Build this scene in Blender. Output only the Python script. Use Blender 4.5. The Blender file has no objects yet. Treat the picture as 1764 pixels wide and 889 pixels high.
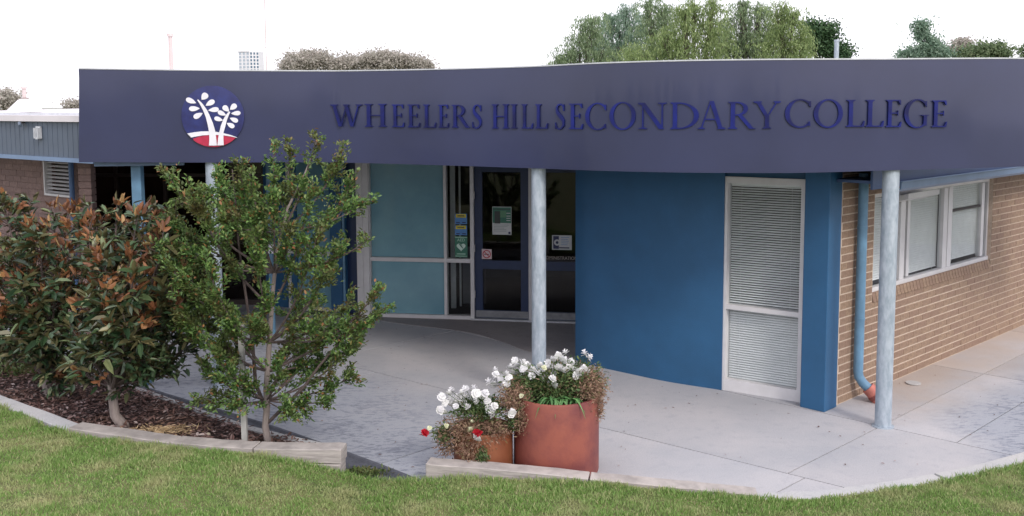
import bpy, bmesh, math, random
import numpy as np
from mathutils import Vector, Matrix
random.seed(7); rng = np.random.default_rng(7)
sc = bpy.context.scene
col = sc.collection
PI = math.pi
# ------------------------------------------------------------------ camera
EYE = 3.25; FPX = 1700.0; PITCH = math.radians(5.5); ROLL = math.radians(0.26)
camd = bpy.data.cameras.new("camera"); cam = bpy.data.objects.new("camera", camd); col.objects.link(cam)
camd.sensor_width = 36; camd.lens = 36 * FPX / 1764; camd.shift_y = -(444.5 - 344) / 1764
camd.clip_start = 0.1; camd.clip_end = 5000
CM = Matrix.Translation((0, 0, EYE)) @ Matrix.Rotation(PI / 2 - PITCH, 4, 'X') @ Matrix.Rotation(-ROLL, 4, 'Z')
cam.matrix_world = CM
sc.camera = cam
CR = CM.to_3x3()
# ------------------------------------------------------------------ sky, sun, exposure
SUN_EL = math.radians(38); SUN_AZ = math.radians(150)     # compass azimuth, behind the camera's right shoulder
w = bpy.data.worlds.new("World"); sc.world = w; w.use_nodes = True
nt = w.node_tree; nt.nodes.clear()
out = nt.nodes.new("ShaderNodeOutputWorld"); bg = nt.nodes.new("ShaderNodeBackground")
sky = nt.nodes.new("ShaderNodeTexSky"); sky.sky_type = 'NISHITA'; sky.sun_disc = False
sky.sun_elevation = SUN_EL; sky.sun_rotation = SUN_AZ; sky.air_density = 1.0; sky.dust_density = 2.5
mx = nt.nodes.new("ShaderNodeMix"); mx.data_type = 'RGBA'; mx.inputs[0].default_value = 0.80
mx.inputs[7].default_value = (12.6, 12.3, 13.3, 1)          # the bright even cloud sheet of an overcast evening
nt.links.new(sky.outputs[0], mx.inputs[6]); nt.links.new(mx.outputs[2], bg.inputs[0])
bg.inputs[1].default_value = 0.09
nt.links.new(bg.outputs[0], out.inputs[0])
sd = bpy.data.lights.new("sun", 'SUN'); sd.energy = 1.15; sd.angle = math.radians(12); sd.color = (1, .93, .86)
sun = bpy.data.objects.new("sun", sd); col.objects.link(sun)
sdir = Vector((math.sin(SUN_AZ) * math.cos(SUN_EL), math.cos(SUN_AZ) * math.cos(SUN_EL), math.sin(SUN_EL)))
sun.rotation_euler = sdir.to_track_quat('Z', 'Y').to_euler()
sc.view_settings.view_transform = 'Standard'; sc.view_settings.look = 'None'
sc.view_settings.exposure = 0.66; sc.view_settings.gamma = 1.0
sc.render.resolution_x = 1024; sc.render.resolution_y = 516

# ------------------------------------------------------------------ measuring helpers (survey of the photo -> metres)
def ray(x, y): return CR @ Vector(((x - 882) / FPX, -(y - 344) / FPX, -1))
def at(x, y, z=0.0):
    d = ray(x, y); t = (z - EYE) / d.z; return Vector((d.x * t, d.y * t, z))
def aty(x, y, Y):
    d = ray(x, y); t = Y / d.y; return Vector((d.x * t, Y, EYE + d.z * t))

# ------------------------------------------------------------------ materials
def newmat(name):
    m = bpy.data.materials.new(name); m.use_nodes = True
    n = m.node_tree; return m, n, n.nodes["Principled BSDF"]
def mat(name, c, rough=.6, var=.0, scale=8, c2=None, bump=0, bscale=60, metal=0, coat=0, coords='Position', spec=.5,
        rnd=0.0, rndc=None, detail=6, stretch=(1, 1, 1), coatr=.1):
    """base colour c, noise-mixed towards c2 (or c*(1+-var)); rnd = per-object/per-island spread towards rndc"""
    m, n, b = newmat(name); L = n.links.new
    b.inputs['Roughness'].default_value = rough; b.inputs['Metallic'].default_value = metal
    b.inputs['Specular IOR Level'].default_value = spec
    if coat: b.inputs['Coat Weight'].default_value = coat; b.inputs['Coat Roughness'].default_value = coatr
    if coords == 'Position': g = n.nodes.new("ShaderNodeNewGeometry"); src = g.outputs['Position']
    else: g = n.nodes.new("ShaderNodeTexCoord"); src = g.outputs['Object']
    mp = n.nodes.new("ShaderNodeMapping"); mp.inputs['Scale'].default_value = stretch; L(src, mp.inputs['Vector'])
    nz = n.nodes.new("ShaderNodeTexNoise"); nz.inputs['Scale'].default_value = scale; nz.inputs['Detail'].default_value = detail
    nz.inputs['Roughness'].default_value = .62
    L(mp.outputs[0], nz.inputs['Vector'])
    r = n.nodes.new("ShaderNodeValToRGB"); L(nz.outputs['Fac'], r.inputs[0])
    ca = tuple(v * (1 - var) for v in c) + (1,); cb = (tuple(c2) if c2 else tuple(min(1, v * (1 + var)) for v in c)) + (1,)
    if c2: ca = tuple(c) + (1,)
    r.color_ramp.elements[0].position = .36; r.color_ramp.elements[0].color = ca
    r.color_ramp.elements[1].position = .64; r.color_ramp.elements[1].color = cb
    cur = r.outputs[0]
    if rnd:
        oi = n.nodes.new("ShaderNodeObjectInfo"); gi = n.nodes.new("ShaderNodeNewGeometry")
        ad = n.nodes.new("ShaderNodeMath"); ad.operation = 'ADD'
        L(oi.outputs['Random'], ad.inputs[0]); L(gi.outputs['Random Per Island'], ad.inputs[1])
        fr = n.nodes.new("ShaderNodeMath"); fr.operation = 'FRACT'; L(ad.outputs[0], fr.inputs[0])
        pw = n.nodes.new("ShaderNodeMath"); pw.operation = 'MULTIPLY'; pw.inputs[1].default_value = rnd; L(fr.outputs[0], pw.inputs[0])
        m2 = n.nodes.new("ShaderNodeMix"); m2.data_type = 'RGBA'; L(pw.outputs[0], m2.inputs[0]); L(cur, m2.inputs[6])
        m2.inputs[7].default_value = tuple(rndc or c) + (1,); cur = m2.outputs[2]
    L(cur, b.inputs['Base Color'])
    if bump:
        n2 = n.nodes.new("ShaderNodeTexNoise"); n2.inputs['Scale'].default_value = bscale; n2.inputs['Detail'].default_value = 4
        L(mp.outputs[0], n2.inputs['Vector'])
        bp = n.nodes.new("ShaderNodeBump"); bp.inputs['Strength'].default_value = min(1, bump); bp.inputs['Distance'].default_value = .01
        L(n2.outputs['Fac'], bp.inputs['Height']); L(bp.outputs[0], b.inputs['Normal'])
    return m
def leafmat(name, stops, rough=.5, back=None, patch=None, pscale=1.5, trans=.25, spec=.4):
    """foliage: colours picked per leaf from stops; 'back' = colour of the leaf's underside; patch = drier tone in patches"""
    m, n, b = newmat(name); L = n.links.new
    oi = n.nodes.new("ShaderNodeObjectInfo"); gi = n.nodes.new("ShaderNodeNewGeometry")
    ad = n.nodes.new("ShaderNodeMath"); ad.operation = 'ADD'; L(oi.outputs['Random'], ad.inputs[0]); L(gi.outputs['Random Per Island'], ad.inputs[1])
    fr = n.nodes.new("ShaderNodeMath"); fr.operation = 'FRACT'; L(ad.outputs[0], fr.inputs[0])
    r = n.nodes.new("ShaderNodeValToRGB"); L(fr.outputs[0], r.inputs[0]); cr = r.color_ramp
    for i, (p, c) in enumerate(stops):
        e = cr.elements[i] if i < 2 else cr.elements.new(p)
        e.position = p; e.color = tuple(c) + (1,)
    cur = r.outputs[0]
    if patch:
        nz = n.nodes.new("ShaderNodeTexNoise"); nz.inputs['Scale'].default_value = pscale; nz.inputs['Detail'].default_value = 5
        L(gi.outputs['Position'], nz.inputs['Vector'])
        rr = n.nodes.new("ShaderNodeMapRange"); rr.inputs[1].default_value = .47; rr.inputs[2].default_value = .70; rr.inputs[4].default_value = .85
        L(nz.outputs['Fac'], rr.inputs[0])
        m3 = n.nodes.new("ShaderNodeMix"); m3.data_type = 'RGBA'; L(rr.outputs[0], m3.inputs[0]); L(cur, m3.inputs[6]); m3.inputs[7].default_value = tuple(patch) + (1,)
        cur = m3.outputs[2]
    if back:
        m2 = n.nodes.new("ShaderNodeMix"); m2.data_type = 'RGBA'; L(gi.outputs['Backfacing'], m2.inputs[0]); L(cur, m2.inputs[6]); m2.inputs[7].default_value = tuple(back) + (1,)
        cur = m2.outputs[2]
    L(cur, b.inputs['Base Color']); b.inputs['Roughness'].default_value = rough; b.inputs['Specular IOR Level'].default_value = spec
    if trans:
        tr = n.nodes.new("ShaderNodeBsdfTranslucent"); L(cur, tr.inputs[0]); ms = n.nodes.new("ShaderNodeMixShader"); ms.inputs[0].default_value = trans
        L(b.outputs[0], ms.inputs[1]); L(tr.outputs[0], ms.inputs[2]); L(ms.outputs[0], n.nodes["Material Output"].inputs[0])
    return m
def glassmat(name, tint, spec=.12):
    m, n, b = newmat(name); L = n.links.new
    n.nodes.remove(b)
    t = n.nodes.new("ShaderNodeBsdfTransparent"); t.inputs[0].default_value = tuple(tint) + (1,)
    g = n.nodes.new("ShaderNodeBsdfGlossy"); g.inputs['Roughness'].default_value = .03
    f = n.nodes.new("ShaderNodeFresnel"); f.inputs[0].default_value = 1.5
    gi = n.nodes.new("ShaderNodeNewGeometry"); fm_ = n.nodes.new("ShaderNodeMath"); fm_.operation = 'SUBTRACT'; fm_.inputs[0].default_value = 1; L(gi.outputs['Backfacing'], fm_.inputs[1])
    fx = n.nodes.new("ShaderNodeMath"); fx.operation = 'MULTIPLY'; L(f.outputs[0], fx.inputs[0]); L(fm_.outputs[0], fx.inputs[1])
    ms = n.nodes.new("ShaderNodeMixShader"); L(fx.outputs[0], ms.inputs[0]); L(t.outputs[0], ms.inputs[1]); L(g.outputs[0], ms.inputs[2])
    L(ms.outputs[0], n.nodes["Material Output"].inputs[0]); return m
M = {}
def concrete(name, c1, c2, c3, s3=7, lo3=.52, hi3=.74, mx3=.75, zones=False):
    """worn concrete: large soft stains, mid speckle and fine grit"""
    m, n, b = newmat(name); L = n.links.new
    g = n.nodes.new("ShaderNodeNewGeometry"); P = g.outputs['Position']
    def nz(s, d, r=.6):
        q = n.nodes.new("ShaderNodeTexNoise"); q.inputs['Scale'].default_value = s; q.inputs['Detail'].default_value = d; q.inputs['Roughness'].default_value = r
        L(P, q.inputs['Vector']); return q.outputs['Fac']
    r1 = n.nodes.new("ShaderNodeValToRGB"); L(nz(.55, 6), r1.inputs[0])
    r1.color_ramp.elements[0].position = .38; r1.color_ramp.elements[0].color = tuple(c1) + (1,)
    r1.color_ramp.elements[1].position = .62; r1.color_ramp.elements[1].color = tuple(c2) + (1,)
    mr = n.nodes.new("ShaderNodeMapRange"); mr.inputs[1].default_value = lo3; mr.inputs[2].default_value = hi3; mr.inputs[4].default_value = mx3
    L(nz(s3, 9, .75), mr.inputs[0])
    m1 = n.nodes.new("ShaderNodeMix"); m1.data_type = 'RGBA'; L(mr.outputs[0], m1.inputs[0]); L(r1.outputs[0], m1.inputs[6]); m1.inputs[7].default_value = tuple(c3) + (1,)
    cur = m1.outputs[2]
    if zones:      # worn-down, pebbly concrete near the garden bed and towards the side path; brown silt along the brick wall
        def mth(op, a, b_=None):
            q = n.nodes.new("ShaderNodeMath"); q.operation = op
            for k_, v_ in ((0, a), (1, b_)):
                if v_ is None: continue
                if isinstance(v_, (int, float)): q.inputs[k_].default_value = v_
                else: L(v_, q.inputs[k_])
            return q.outputs[0]
        sp = n.nodes.new("ShaderNodeSeparateXYZ"); L(P, sp.inputs[0]); X, Y_ = sp.outputs[0], sp.outputs[1]
        def sm(v_, lo, hi, mxv=1.0):
            q = n.nodes.new("ShaderNodeMapRange"); q.interpolation_type = 'SMOOTHSTEP'; q.inputs[1].default_value = lo; q.inputs[2].default_value = hi; q.inputs[4].default_value = mxv; L(v_, q.inputs[0]); return q.outputs[0]
        big = mth('MULTIPLY', mth('SUBTRACT', nz(.9, 4), .5), 3.0)
        # signed distances: left zone across the slab joint, right zone out from the brick wall
        left = mth('ADD', mth('ADD', mth('MULTIPLY', X, -.75), mth('MULTIPLY', Y_, -.45)), 4.15)
        wallo = mth('SUBTRACT', mth('MULTIPLY', mth('SUBTRACT', X, 3.505), .691), mth('MULTIPLY', mth('SUBTRACT', Y_, 10.406), .723))
        right = mth('MINIMUM', mth('SUBTRACT', wallo, 1.0), mth('MULTIPLY', mth('SUBTRACT', X, 4.35), 1.2))
        zn = mth('MAXIMUM', sm(mth('ADD', left, mth('MULTIPLY', big, .6)), -.3, 1.0), sm(mth('ADD', right, mth('MULTIPLY', big, .35)), -.25, .35))
        zc = n.nodes.new("ShaderNodeMix"); zc.data_type = 'RGBA'; L(mth('MULTIPLY', zn, .85), zc.inputs[0]); L(cur, zc.inputs[6]); zc.inputs[7].default_value = (.31, .33, .375, 1)
        vo = n.nodes.new("ShaderNodeMapping"); vo.inputs['Scale'].default_value = (1, 2.2, 1); vo.inputs['Rotation'].default_value = (0, 0, -.3); L(P, vo.inputs['Vector'])
        def nzm(s_, d_):
            q = n.nodes.new("ShaderNodeTexNoise"); q.inputs['Scale'].default_value = s_; q.inputs['Detail'].default_value = d_; q.inputs['Roughness'].default_value = .75; L(vo.outputs[0], q.inputs['Vector']); return q.outputs['Fac']
        sp1 = sm(mth('ADD', nzm(9, 8), mth('MULTIPLY', mth('SUBTRACT', nz(1.7, 3), .5), .35)), .49, .59, .85)
        zd = n.nodes.new("ShaderNodeMix"); zd.data_type = 'RGBA'; L(mth('MULTIPLY', zn, sp1), zd.inputs[0]); L(zc.outputs[2], zd.inputs[6]); zd.inputs[7].default_value = (.17, .185, .23, 1)
        silt = mth('MULTIPLY', sm(mth('SUBTRACT', mth('ADD', 1.1, mth('MULTIPLY', big, .8)), wallo), .0, 1.3, .7), sm(X, 3.6, 4.4))
        zs_ = n.nodes.new("ShaderNodeMix"); zs_.data_type = 'RGBA'; L(silt, zs_.inputs[0]); L(zd.outputs[2], zs_.inputs[6]); zs_.inputs[7].default_value = (.44, .345, .27, 1)
        cur = zs_.outputs[2]
    mr2 = n.nodes.new("ShaderNodeMapRange"); mr2.inputs[1].default_value = .3; mr2.inputs[2].default_value = .7; mr2.inputs[3].default_value = .86; mr2.inputs[4].default_value = 1.1
    L(nz(90, 3), mr2.inputs[0])
    m2 = n.nodes.new("ShaderNodeMix"); m2.data_type = 'RGBA'; m2.blend_type = 'MULTIPLY'; m2.inputs[0].default_value = 1
    L(cur, m2.inputs[6]); L(mr2.outputs[0], m2.inputs[7])
    oi = n.nodes.new("ShaderNodeObjectInfo"); mo = n.nodes.new("ShaderNodeMapRange"); mo.inputs[3].default_value = .93; mo.inputs[4].default_value = 1.05
    L(oi.outputs['Random'], mo.inputs[0])
    m3 = n.nodes.new("ShaderNodeMix"); m3.data_type = 'RGBA'; m3.blend_type = 'MULTIPLY'; m3.inputs[0].default_value = 1
    L(m2.outputs[2], m3.inputs[6]); L(mo.outputs[0], m3.inputs[7]); L(m3.outputs[2], b.inputs['Base Color'])
    b.inputs['Roughness'].default_value = .85
    bp = n.nodes.new("ShaderNodeBump"); bp.inputs['Strength'].default_value = .35; bp.inputs['Distance'].default_value = .006
    L(nz(45, 5), bp.inputs['Height']); L(bp.outputs[0], b.inputs['Normal'])
    return m
M['fascia'] = mat('fascia_paint', (.023, .029, .080), .4, .12, .7, bump=.02, bscale=1.3, coat=.42, coatr=.08)
M['letter'] = mat('letter_blue', (.003, .005, .062), .35, .3, 3, c2=(.006, .014, .17), coat=.12, spec=.3)
M['navy'] = mat('emblem_navy', (.010, .012, .085), .3, .3, 6, c2=(.018, .028, .16), coat=.5)
M['white_e'] = mat('emblem_white', (.74, .74, .78), .45, .05)
M['red_e'] = mat('emblem_red', (.42, .02, .06), .4, .15)
M['blue'] = mat('wall_blue', (.020, .098, .215), .55, .10, 1.2, bump=.25, bscale=120)
M['bluedk'] = mat('door_blue', (.018, .035, .095), .4, .1)
M['bluelt'] = mat('pipe_blue', (.12, .24, .36), .45, .15, 5)
M['blueeave'] = mat('eave_blue', (.05, .09, .20), .45, .1, 2)
M['gutterblue'] = mat('gutter_blue', (.16, .24, .38), .4, .1, 2)
M['white'] = mat('frame_white', (.62, .61, .62), .45, .06, 4)
M['alu'] = mat('aluminium', (.55, .57, .6), .4, .1, 6, metal=.3)
M['galv'] = mat('galvanised_steel', (.30, .36, .42), .5, .3, 22, c2=(.46, .52, .58), metal=.25, bump=.4, bscale=40, stretch=(1, 1, .35))
M['teal'] = mat('frosted_film', (.15, .31, .39), .22, .12, .8, c2=(.22, .41, .48), coat=.5, coatr=.03)
M['glass'] = glassmat('window_glass', (.93, .95, .95))
M['dglass'] = glassmat('dark_glass', (.55, .52, .53))
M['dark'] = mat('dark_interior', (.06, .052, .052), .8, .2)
M['brown'] = mat('brown_interior', (.12, .07, .05), .7, .3, 1.5)
M['slat'] = mat('blind_slat', (.80, .79, .80), .5, .04)
M['brick'] = mat('brick_tan', (.275, .19, .13), .85, .2, 30, bump=.6, bscale=90, coords='Object', rnd=.6, rndc=(.21, .13, .10))
M['brickp'] = mat('brick_pinkish', (.25, .17, .15), .85, .2, 30, bump=.6, bscale=90, rnd=.6, rndc=(.18, .12, .11))
M['mortar'] = mat('mortar_pale', (.50, .40, .32), .95, .12, 20, bump=.4, bscale=100)
M['conc'] = concrete('concrete_paving', (.375, .38, .405), (.465, .45, .46), (.32, .325, .36), zones=True)
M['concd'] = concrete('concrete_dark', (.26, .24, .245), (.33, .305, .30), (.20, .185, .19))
M['edgec'] = concrete('concrete_edge', (.40, .41, .43), (.48, .47, .46), (.30, .30, .33))
M['joint'] = mat('joint_dark', (.05, .05, .055), .95, .2)
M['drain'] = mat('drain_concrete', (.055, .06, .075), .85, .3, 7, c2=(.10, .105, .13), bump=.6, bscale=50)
M['timber'] = mat('weathered_timber', (.29, .265, .25), .85, .2, 5, c2=(.44, .40, .375), bump=.35, bscale=14, stretch=(1, 1, 12))
M['terra'] = mat('terracotta_red', (.17, .045, .045), .6, .2, 3.0, c2=(.29, .085, .06), bump=.2, bscale=30)
M['terra2'] = mat('terracotta_orange', (.20, .062, .028), .6, .2, 3, c2=(.26, .09, .038), bump=.2, bscale=30)
M['soil'] = mat('potting_soil', (.04, .03, .02), .95, .3, 20, bump=1, bscale=80)
M['bark'] = mat('bark_grey', (.22, .18, .17), .85, .3, 25, c2=(.27, .23, .21), bump=.8, bscale=60, stretch=(1, 1, .3))
M['barkd'] = mat('bark_twig', (.10, .075, .07), .85, .3, 25, bump=.6)
M['stake'] = mat('stake_timber', (.40, .40, .38), .8, .2, 12, bump=.5, bscale=60, stretch=(1, 1, .2))
M['mulchbase'] = mat('mulch_soil', (.055, .035, .032), .95, .4, 15, bump=1, bscale=40)
M['roofw'] = mat('roof_white', (.72, .68, .70), .5, .06, 1)
M['clad'] = mat('cladding_bluegrey', (.085, .112, .155), .5, .1, 2)
M['lawnbase'] = mat('lawn_soil', (.075, .10, .03), .95, .3, 3, c2=(.16, .15, .065), bump=.6, bscale=40)
M['far'] = mat('far_ground', (.12, .13, .08), .95, .3, .05)
M['pale'] = mat('pale_metal', (.58, .49, .48), .5, .05)
M['kick'] = mat('kick_plate', (.30, .31, .33), .35, .15, 8, metal=.6)
M['tower'] = mat('tower_white', (.70, .70, .72), .6, .05, .3)
M['towerwin'] = mat('tower_window', (.10, .16, .22), .2, .2)

# ------------------------------------------------------------------ object helpers
WL = {}   # world location of each empty
def tag(o, label=None, cat=None, group=None, kind=None):
    if label: o['label'] = label
    if cat: o['category'] = cat
    if group: o['group'] = group
    if kind: o['kind'] = kind
    return o
def thing(name, label, cat, loc=(0, 0, 0), group=None):
    o = bpy.data.objects.new(name, None); col.objects.link(o); o.location = loc; o.empty_display_size = .2
    WL[o.name] = Vector(loc); return tag(o, label, cat, group)
def place(o, origin, parent):
    col.objects.link(o); WL[o.name] = Vector(origin)
    if parent is not None:
        o.parent = parent; o.location = Vector(origin) - WL[parent.name]
    else: o.location = origin
    return o
class Fr:
    """a wall's own axes: s along it, n out of it, z up"""
    def __init__(s, a, b, z=0):
        s.o = Vector((a[0], a[1], z)); d = Vector((b[0] - a[0], b[1] - a[1], 0)); s.len = d.length; s.d = d.normalized()
        s.n = Vector((s.d.y, -s.d.x, 0)); s.ang = math.atan2(s.d.y, s.d.x)
    def w(s, a, n, z): return s.o + s.d * a + s.n * n + Vector((0, 0, z))
    def hit(s, x, y, n=0):
        """(s, z) where the surveyed sight line meets this wall"""
        d = ray(x, y); p = Vector((0, 0, EYE)); t = ((s.o + s.n * n - p).dot(s.n)) / d.dot(s.n); q = p + d * t
        return (q - s.o).dot(s.d), q.z
WORLD = Fr((0, 0), (1, 0))
class MB:
    def __init__(s): s.v = []; s.f = []
    def add(s, vs, fs):
        o = len(s.v); s.v += [Vector(v) for v in vs]; s.f += [tuple(i + o for i in f) for f in fs]; return s
    def box(s, s0, s1, n0, n1, z0, z1, fr=WORLD):
        # in WORLD, n is -Y
        p = [fr.w(a, n, z) for z in (z0, z1) for (a, n) in ((s0, n1), (s1, n1), (s1, n0), (s0, n0))]
        return s.add(p, [(3, 2, 1, 0), (4, 5, 6, 7), (0, 1, 5, 4), (1, 2, 6, 5), (2, 3, 7, 6), (3, 0, 4, 7)])
    def wbox(s, x0, x1, y0, y1, z0, z1): return s.box(x0, x1, -y1, -y0, z0, z1)
    def prism(s, poly, z0, z1):
        n = len(poly); a = 0.5 * sum(poly[i][0] * poly[(i + 1) % n][1] - poly[(i + 1) % n][0] * poly[i][1] for i in range(n))
        if a < 0: poly = poly[::-1]
        zz = lambda z, p: z(p) if callable(z) else z
        return s.add([(p[0], p[1], zz(z0, p)) for p in poly] + [(p[0], p[1], zz(z1, p)) for p in poly],
                     [tuple(range(n - 1, -1, -1)), tuple(range(n, 2 * n))] + [(i, (i + 1) % n, n + (i + 1) % n, n + i) for i in range(n)])
    def tube(s, pts, rad, k=8, caps=True):
        pts = [Vector(p) for p in pts]; n = len(pts)
        if not hasattr(rad, '__len__'): rad = [rad] * n
        o = len(s.v); u = None
        for i, p in enumerate(pts):
            t = (pts[min(i + 1, n - 1)] - pts[max(i - 1, 0)]).normalized()
            if u is None: u = t.orthogonal().normalized()
            else: u = (u - t * u.dot(t)).normalized()
            v = t.cross(u)
            for j in range(k):
                a = 2 * PI * j / k; s.v.append(p + (u * math.cos(a) + v * math.sin(a)) * rad[i])
        for i in range(n - 1):
            for j in range(k): s.f.append((o + i * k + j, o + i * k + (j + 1) % k, o + (i + 1) * k + (j + 1) % k, o + (i + 1) * k + j))
        if caps: s.f.append(tuple(o + j for j in range(k - 1, -1, -1))); s.f.append(tuple(o + (n - 1) * k + j for j in range(k)))
        return s
    def lathe(s, c, prof, k=40):
        o = len(s.v); n = len(prof)
        for r, z in prof:
            for j in range(k):
                a = 2 * PI * j / k; s.v.append(Vector((c[0] + r * math.cos(a), c[1] + r * math.sin(a), c[2] + z)))
        for i in range(n - 1):
            for j in range(k): s.f.append((o + i * k + j, o + i * k + (j + 1) % k, o + (i + 1) * k + (j + 1) % k, o + (i + 1) * k + j))
        return s
    def build(s, name, m, parent=None, origin=None, smooth=False, bevel=0, kind=None):
        V = np.array([tuple(v) for v in s.v]); lo = V.min(0); hi = V.max(0)
        if origin is None: origin = ((lo[0] + hi[0]) / 2, (lo[1] + hi[1]) / 2, lo[2])
        me = bpy.data.meshes.new(name); me.from_pydata([tuple(v - np.array(origin)) for v in V], [], s.f)
        if bevel:
            bm = bmesh.new(); bm.from_mesh(me); bmesh.ops.bevel(bm, geom=bm.edges[:], offset=bevel, segments=1, affect='EDGES'); bm.to_mesh(me); bm.free()
        me.materials.append(m)
        if smooth: me.polygons.foreach_set('use_smooth', [True] * len(me.polygons)); me.update()
        me.update()
        o = bpy.data.objects.new(name, me); place(o, origin, parent)
        if kind: o['kind'] = kind
        return o
# shade by angle without bpy.ops
def sharp(o, deg=35):
    me = o.data; bm = bmesh.new(); bm.from_mesh(me)
    for f in bm.faces: f.smooth = True
    for e in bm.edges:
        if len(e.link_faces) == 2 and e.calc_face_angle(0) > math.radians(deg): e.smooth = False
    bm.to_mesh(me); bm.free(); return o
MB_build = MB.build
def _b(s, name, m, parent=None, origin=None, smooth=False, bevel=0, kind=None):
    o = MB_build(s, name, m, parent, origin, False, bevel, kind)
    return sharp(o) if smooth else o
MB.build = _b
def npmesh(name, V, k, m, parent=None, origin=(0, 0, 0), kind=None):
    """V: (N*k,3) world verts, faces = list of index tuples for ONE island repeated, k verts per island"""
    idx, kv = k
    n = len(V) // kv; fl = len(idx[0]); nf = len(idx)
    base = (np.arange(n) * kv)[:, None, None] + np.array(idx)[None]
    loops = base.reshape(-1).astype(np.int32)
    me = bpy.data.meshes.new(name); me.vertices.add(len(V)); me.vertices.foreach_set('co', (V - np.array(origin)).astype(np.float32).ravel())
    me.loops.add(len(loops)); me.loops.foreach_set('vertex_index', loops)
    me.polygons.add(n * nf); me.polygons.foreach_set('loop_start', np.arange(0, len(loops), fl, dtype=np.int32))
    me.polygons.foreach_set('loop_total', np.full(n * nf, fl, dtype=np.int32))
    me.update(calc_edges=True); me.validate(); me.materials.append(m)
    o = bpy.data.objects.new(name, me); place(o, origin, parent)
    if kind: o['kind'] = kind
    return o
def unit(a): return a / np.maximum(np.linalg.norm(a, axis=1, keepdims=True), 1e-9)
LEAF = (((0, 1, 2, 3), (0, 3, 4, 5)), 6)
DIA = (((0, 1, 2, 3),), 4)
def leafverts(P, D, length, width, fold=.25, nrm=None, curl=0.0):
    """long leaf: base, right edge x2, tip, left edge x2, folded on its midrib"""
    D = unit(D); N = nrm if nrm is not None else rng.normal(size=P.shape)
    S = unit(np.cross(D, N)); U = np.cross(S, D); l = np.asarray(length).reshape(-1, 1); w_ = np.asarray(width).reshape(-1, 1)
    a = P + D * l * .33 + U * w_ * fold; b = P + D * l * .72 + U * w_ * fold - U * l * curl * .5; t = P + D * l - U * l * curl
    return np.stack([P, a + S * w_ * .5, b + S * w_ * .4, t, b - S * w_ * .4, a - S * w_ * .5], 1).reshape(-1, 3)
def diaverts(P, D, length, width, nrm=None):
    D = unit(D); N = nrm if nrm is not None else rng.normal(size=P.shape)
    S = unit(np.cross(D, N)); l = np.asarray(length).reshape(-1, 1); w_ = np.asarray(width).reshape(-1, 1)
    return np.stack([P, P + D * l * .45 + S * w_ * .5, P + D * l, P + D * l * .45 - S * w_ * .5], 1).reshape(-1, 3)
def child_mesh(name, me, parent, mw):
    """object sharing mesh data, world matrix mw, under an unrotated parent"""
    o = bpy.data.objects.new(name, me); col.objects.link(o); o.parent = parent
    o.matrix_local = Matrix.Translation(-WL[parent.name]) @ mw
    return o
def catmull(P, sub=8):
    P = [Vector(p) for p in P]; R_ = []
    for i in range(len(P) - 1):
        a = P[max(i - 1, 0)]; b = P[i]; c = P[i + 1]; d = P[min(i + 2, len(P) - 1)]
        for j in range(sub):
            t = j / sub; R_.append(.5 * ((2 * b) + (c - a) * t + (2 * a - 5 * b + 4 * c - d) * t * t + (3 * b - a - 3 * c + d) * t ** 3))
    R_.append(P[-1]); return R_

# ================================================================== GROUND
g = MB().wbox(-1500, 1500, -1500, 2500, -.6, -.45).build('ground', M['far']); tag(g, kind='structure')
# --- paving: slabs separated by open joints over a dark bed
pv = MB().wbox(-16, 16, 6.0, 24, -.44, -.03).build('paving', M['joint']); tag(pv, kind='structure')
def clip(poly, p, q, side):
    r = []; n = len(poly); d = (q[0] - p[0], q[1] - p[1])
    f = lambda a: side * (d[0] * (a[1] - p[1]) - d[1] * (a[0] - p[0]))
    for i in range(n):
        a, b = poly[i], poly[(i + 1) % n]; fa, fb = f(a), f(b)
        if fa >= 0: r.append(a)
        if fa * fb < 0: t = fa / (fa - fb); r.append((a[0] + (b[0] - a[0]) * t, a[1] + (b[1] - a[1]) * t))
    return r
def cen(p): return (sum(a[0] for a in p) / len(p), sum(a[1] for a in p) / len(p))
def area(p): return abs(.5 * sum(p[i][0] * p[(i + 1) % len(p)][1] - p[(i + 1) % len(p)][0] * p[i][1] for i in range(len(p))))
def cut(polys, p, q, cond=lambda c: True):
    r = []
    for P_ in polys:
        if cond(P_):
            for sd_ in (1, -1):
                k = clip(P_, p, q, sd_)
                if len(k) > 2 and area(k) > .01: r.append(k)
        else: r.append(P_)
    return r
J1a, J1b = (-.713, 11.016), (2.752, 8.159)
def j1(a): return (J1b[0] - J1a[0]) * (a[1] - J1a[1]) - (J1b[1] - J1a[1]) * (a[0] - J1a[0])
below = lambda P_: j1(cen(P_)) < 0
above = lambda P_: j1(cen(P_)) > 0
polys = [[(-14, 7.3), (12, 7.3), (12, 20), (-14, 20)]]
polys = cut(polys, J1a, J1b)
dv = Vector((.714, .70))      # joints running across
def line(pt): return pt, (pt[0] + dv.x, pt[1] + dv.y)
for pt in [(2.256, 8.05), (-.744, 9.169), (-2.9, 10.6), (-6.5, 13.0)]: polys = cut(polys, *line(pt), below)
for pt in [(-2.029, 12.854), (-5.2, 14.5), (3.303, 9.3)]: polys = cut(polys, *line(pt), above)
J3 = ((3.303, 10.107), (3.726, 9.706))
polys = cut(polys, *J3, lambda P_: above(P_) and cen(P_)[0] > 2.6)
for k, pt in enumerate([(5.56, 11.72), (7.6, 13.4)]): polys = cut(polys, pt, (pt[0] + .72, pt[1] - .70), lambda P_: above(P_) and cen(P_)[0] > 3.9)
for pt in [(4.3, 9.25), (7.2, 10.6)]: polys = cut(polys, *line(pt), lambda P_: above(P_) and cen(P_)[0] > 4.2)
for yy in (12.3, 13.2, 14.1, 15.0): polys = cut(polys, (-9, yy + 2.2), (-4.4, yy - 1.2), lambda P_: cen(P_)[0] < -4.3)
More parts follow.
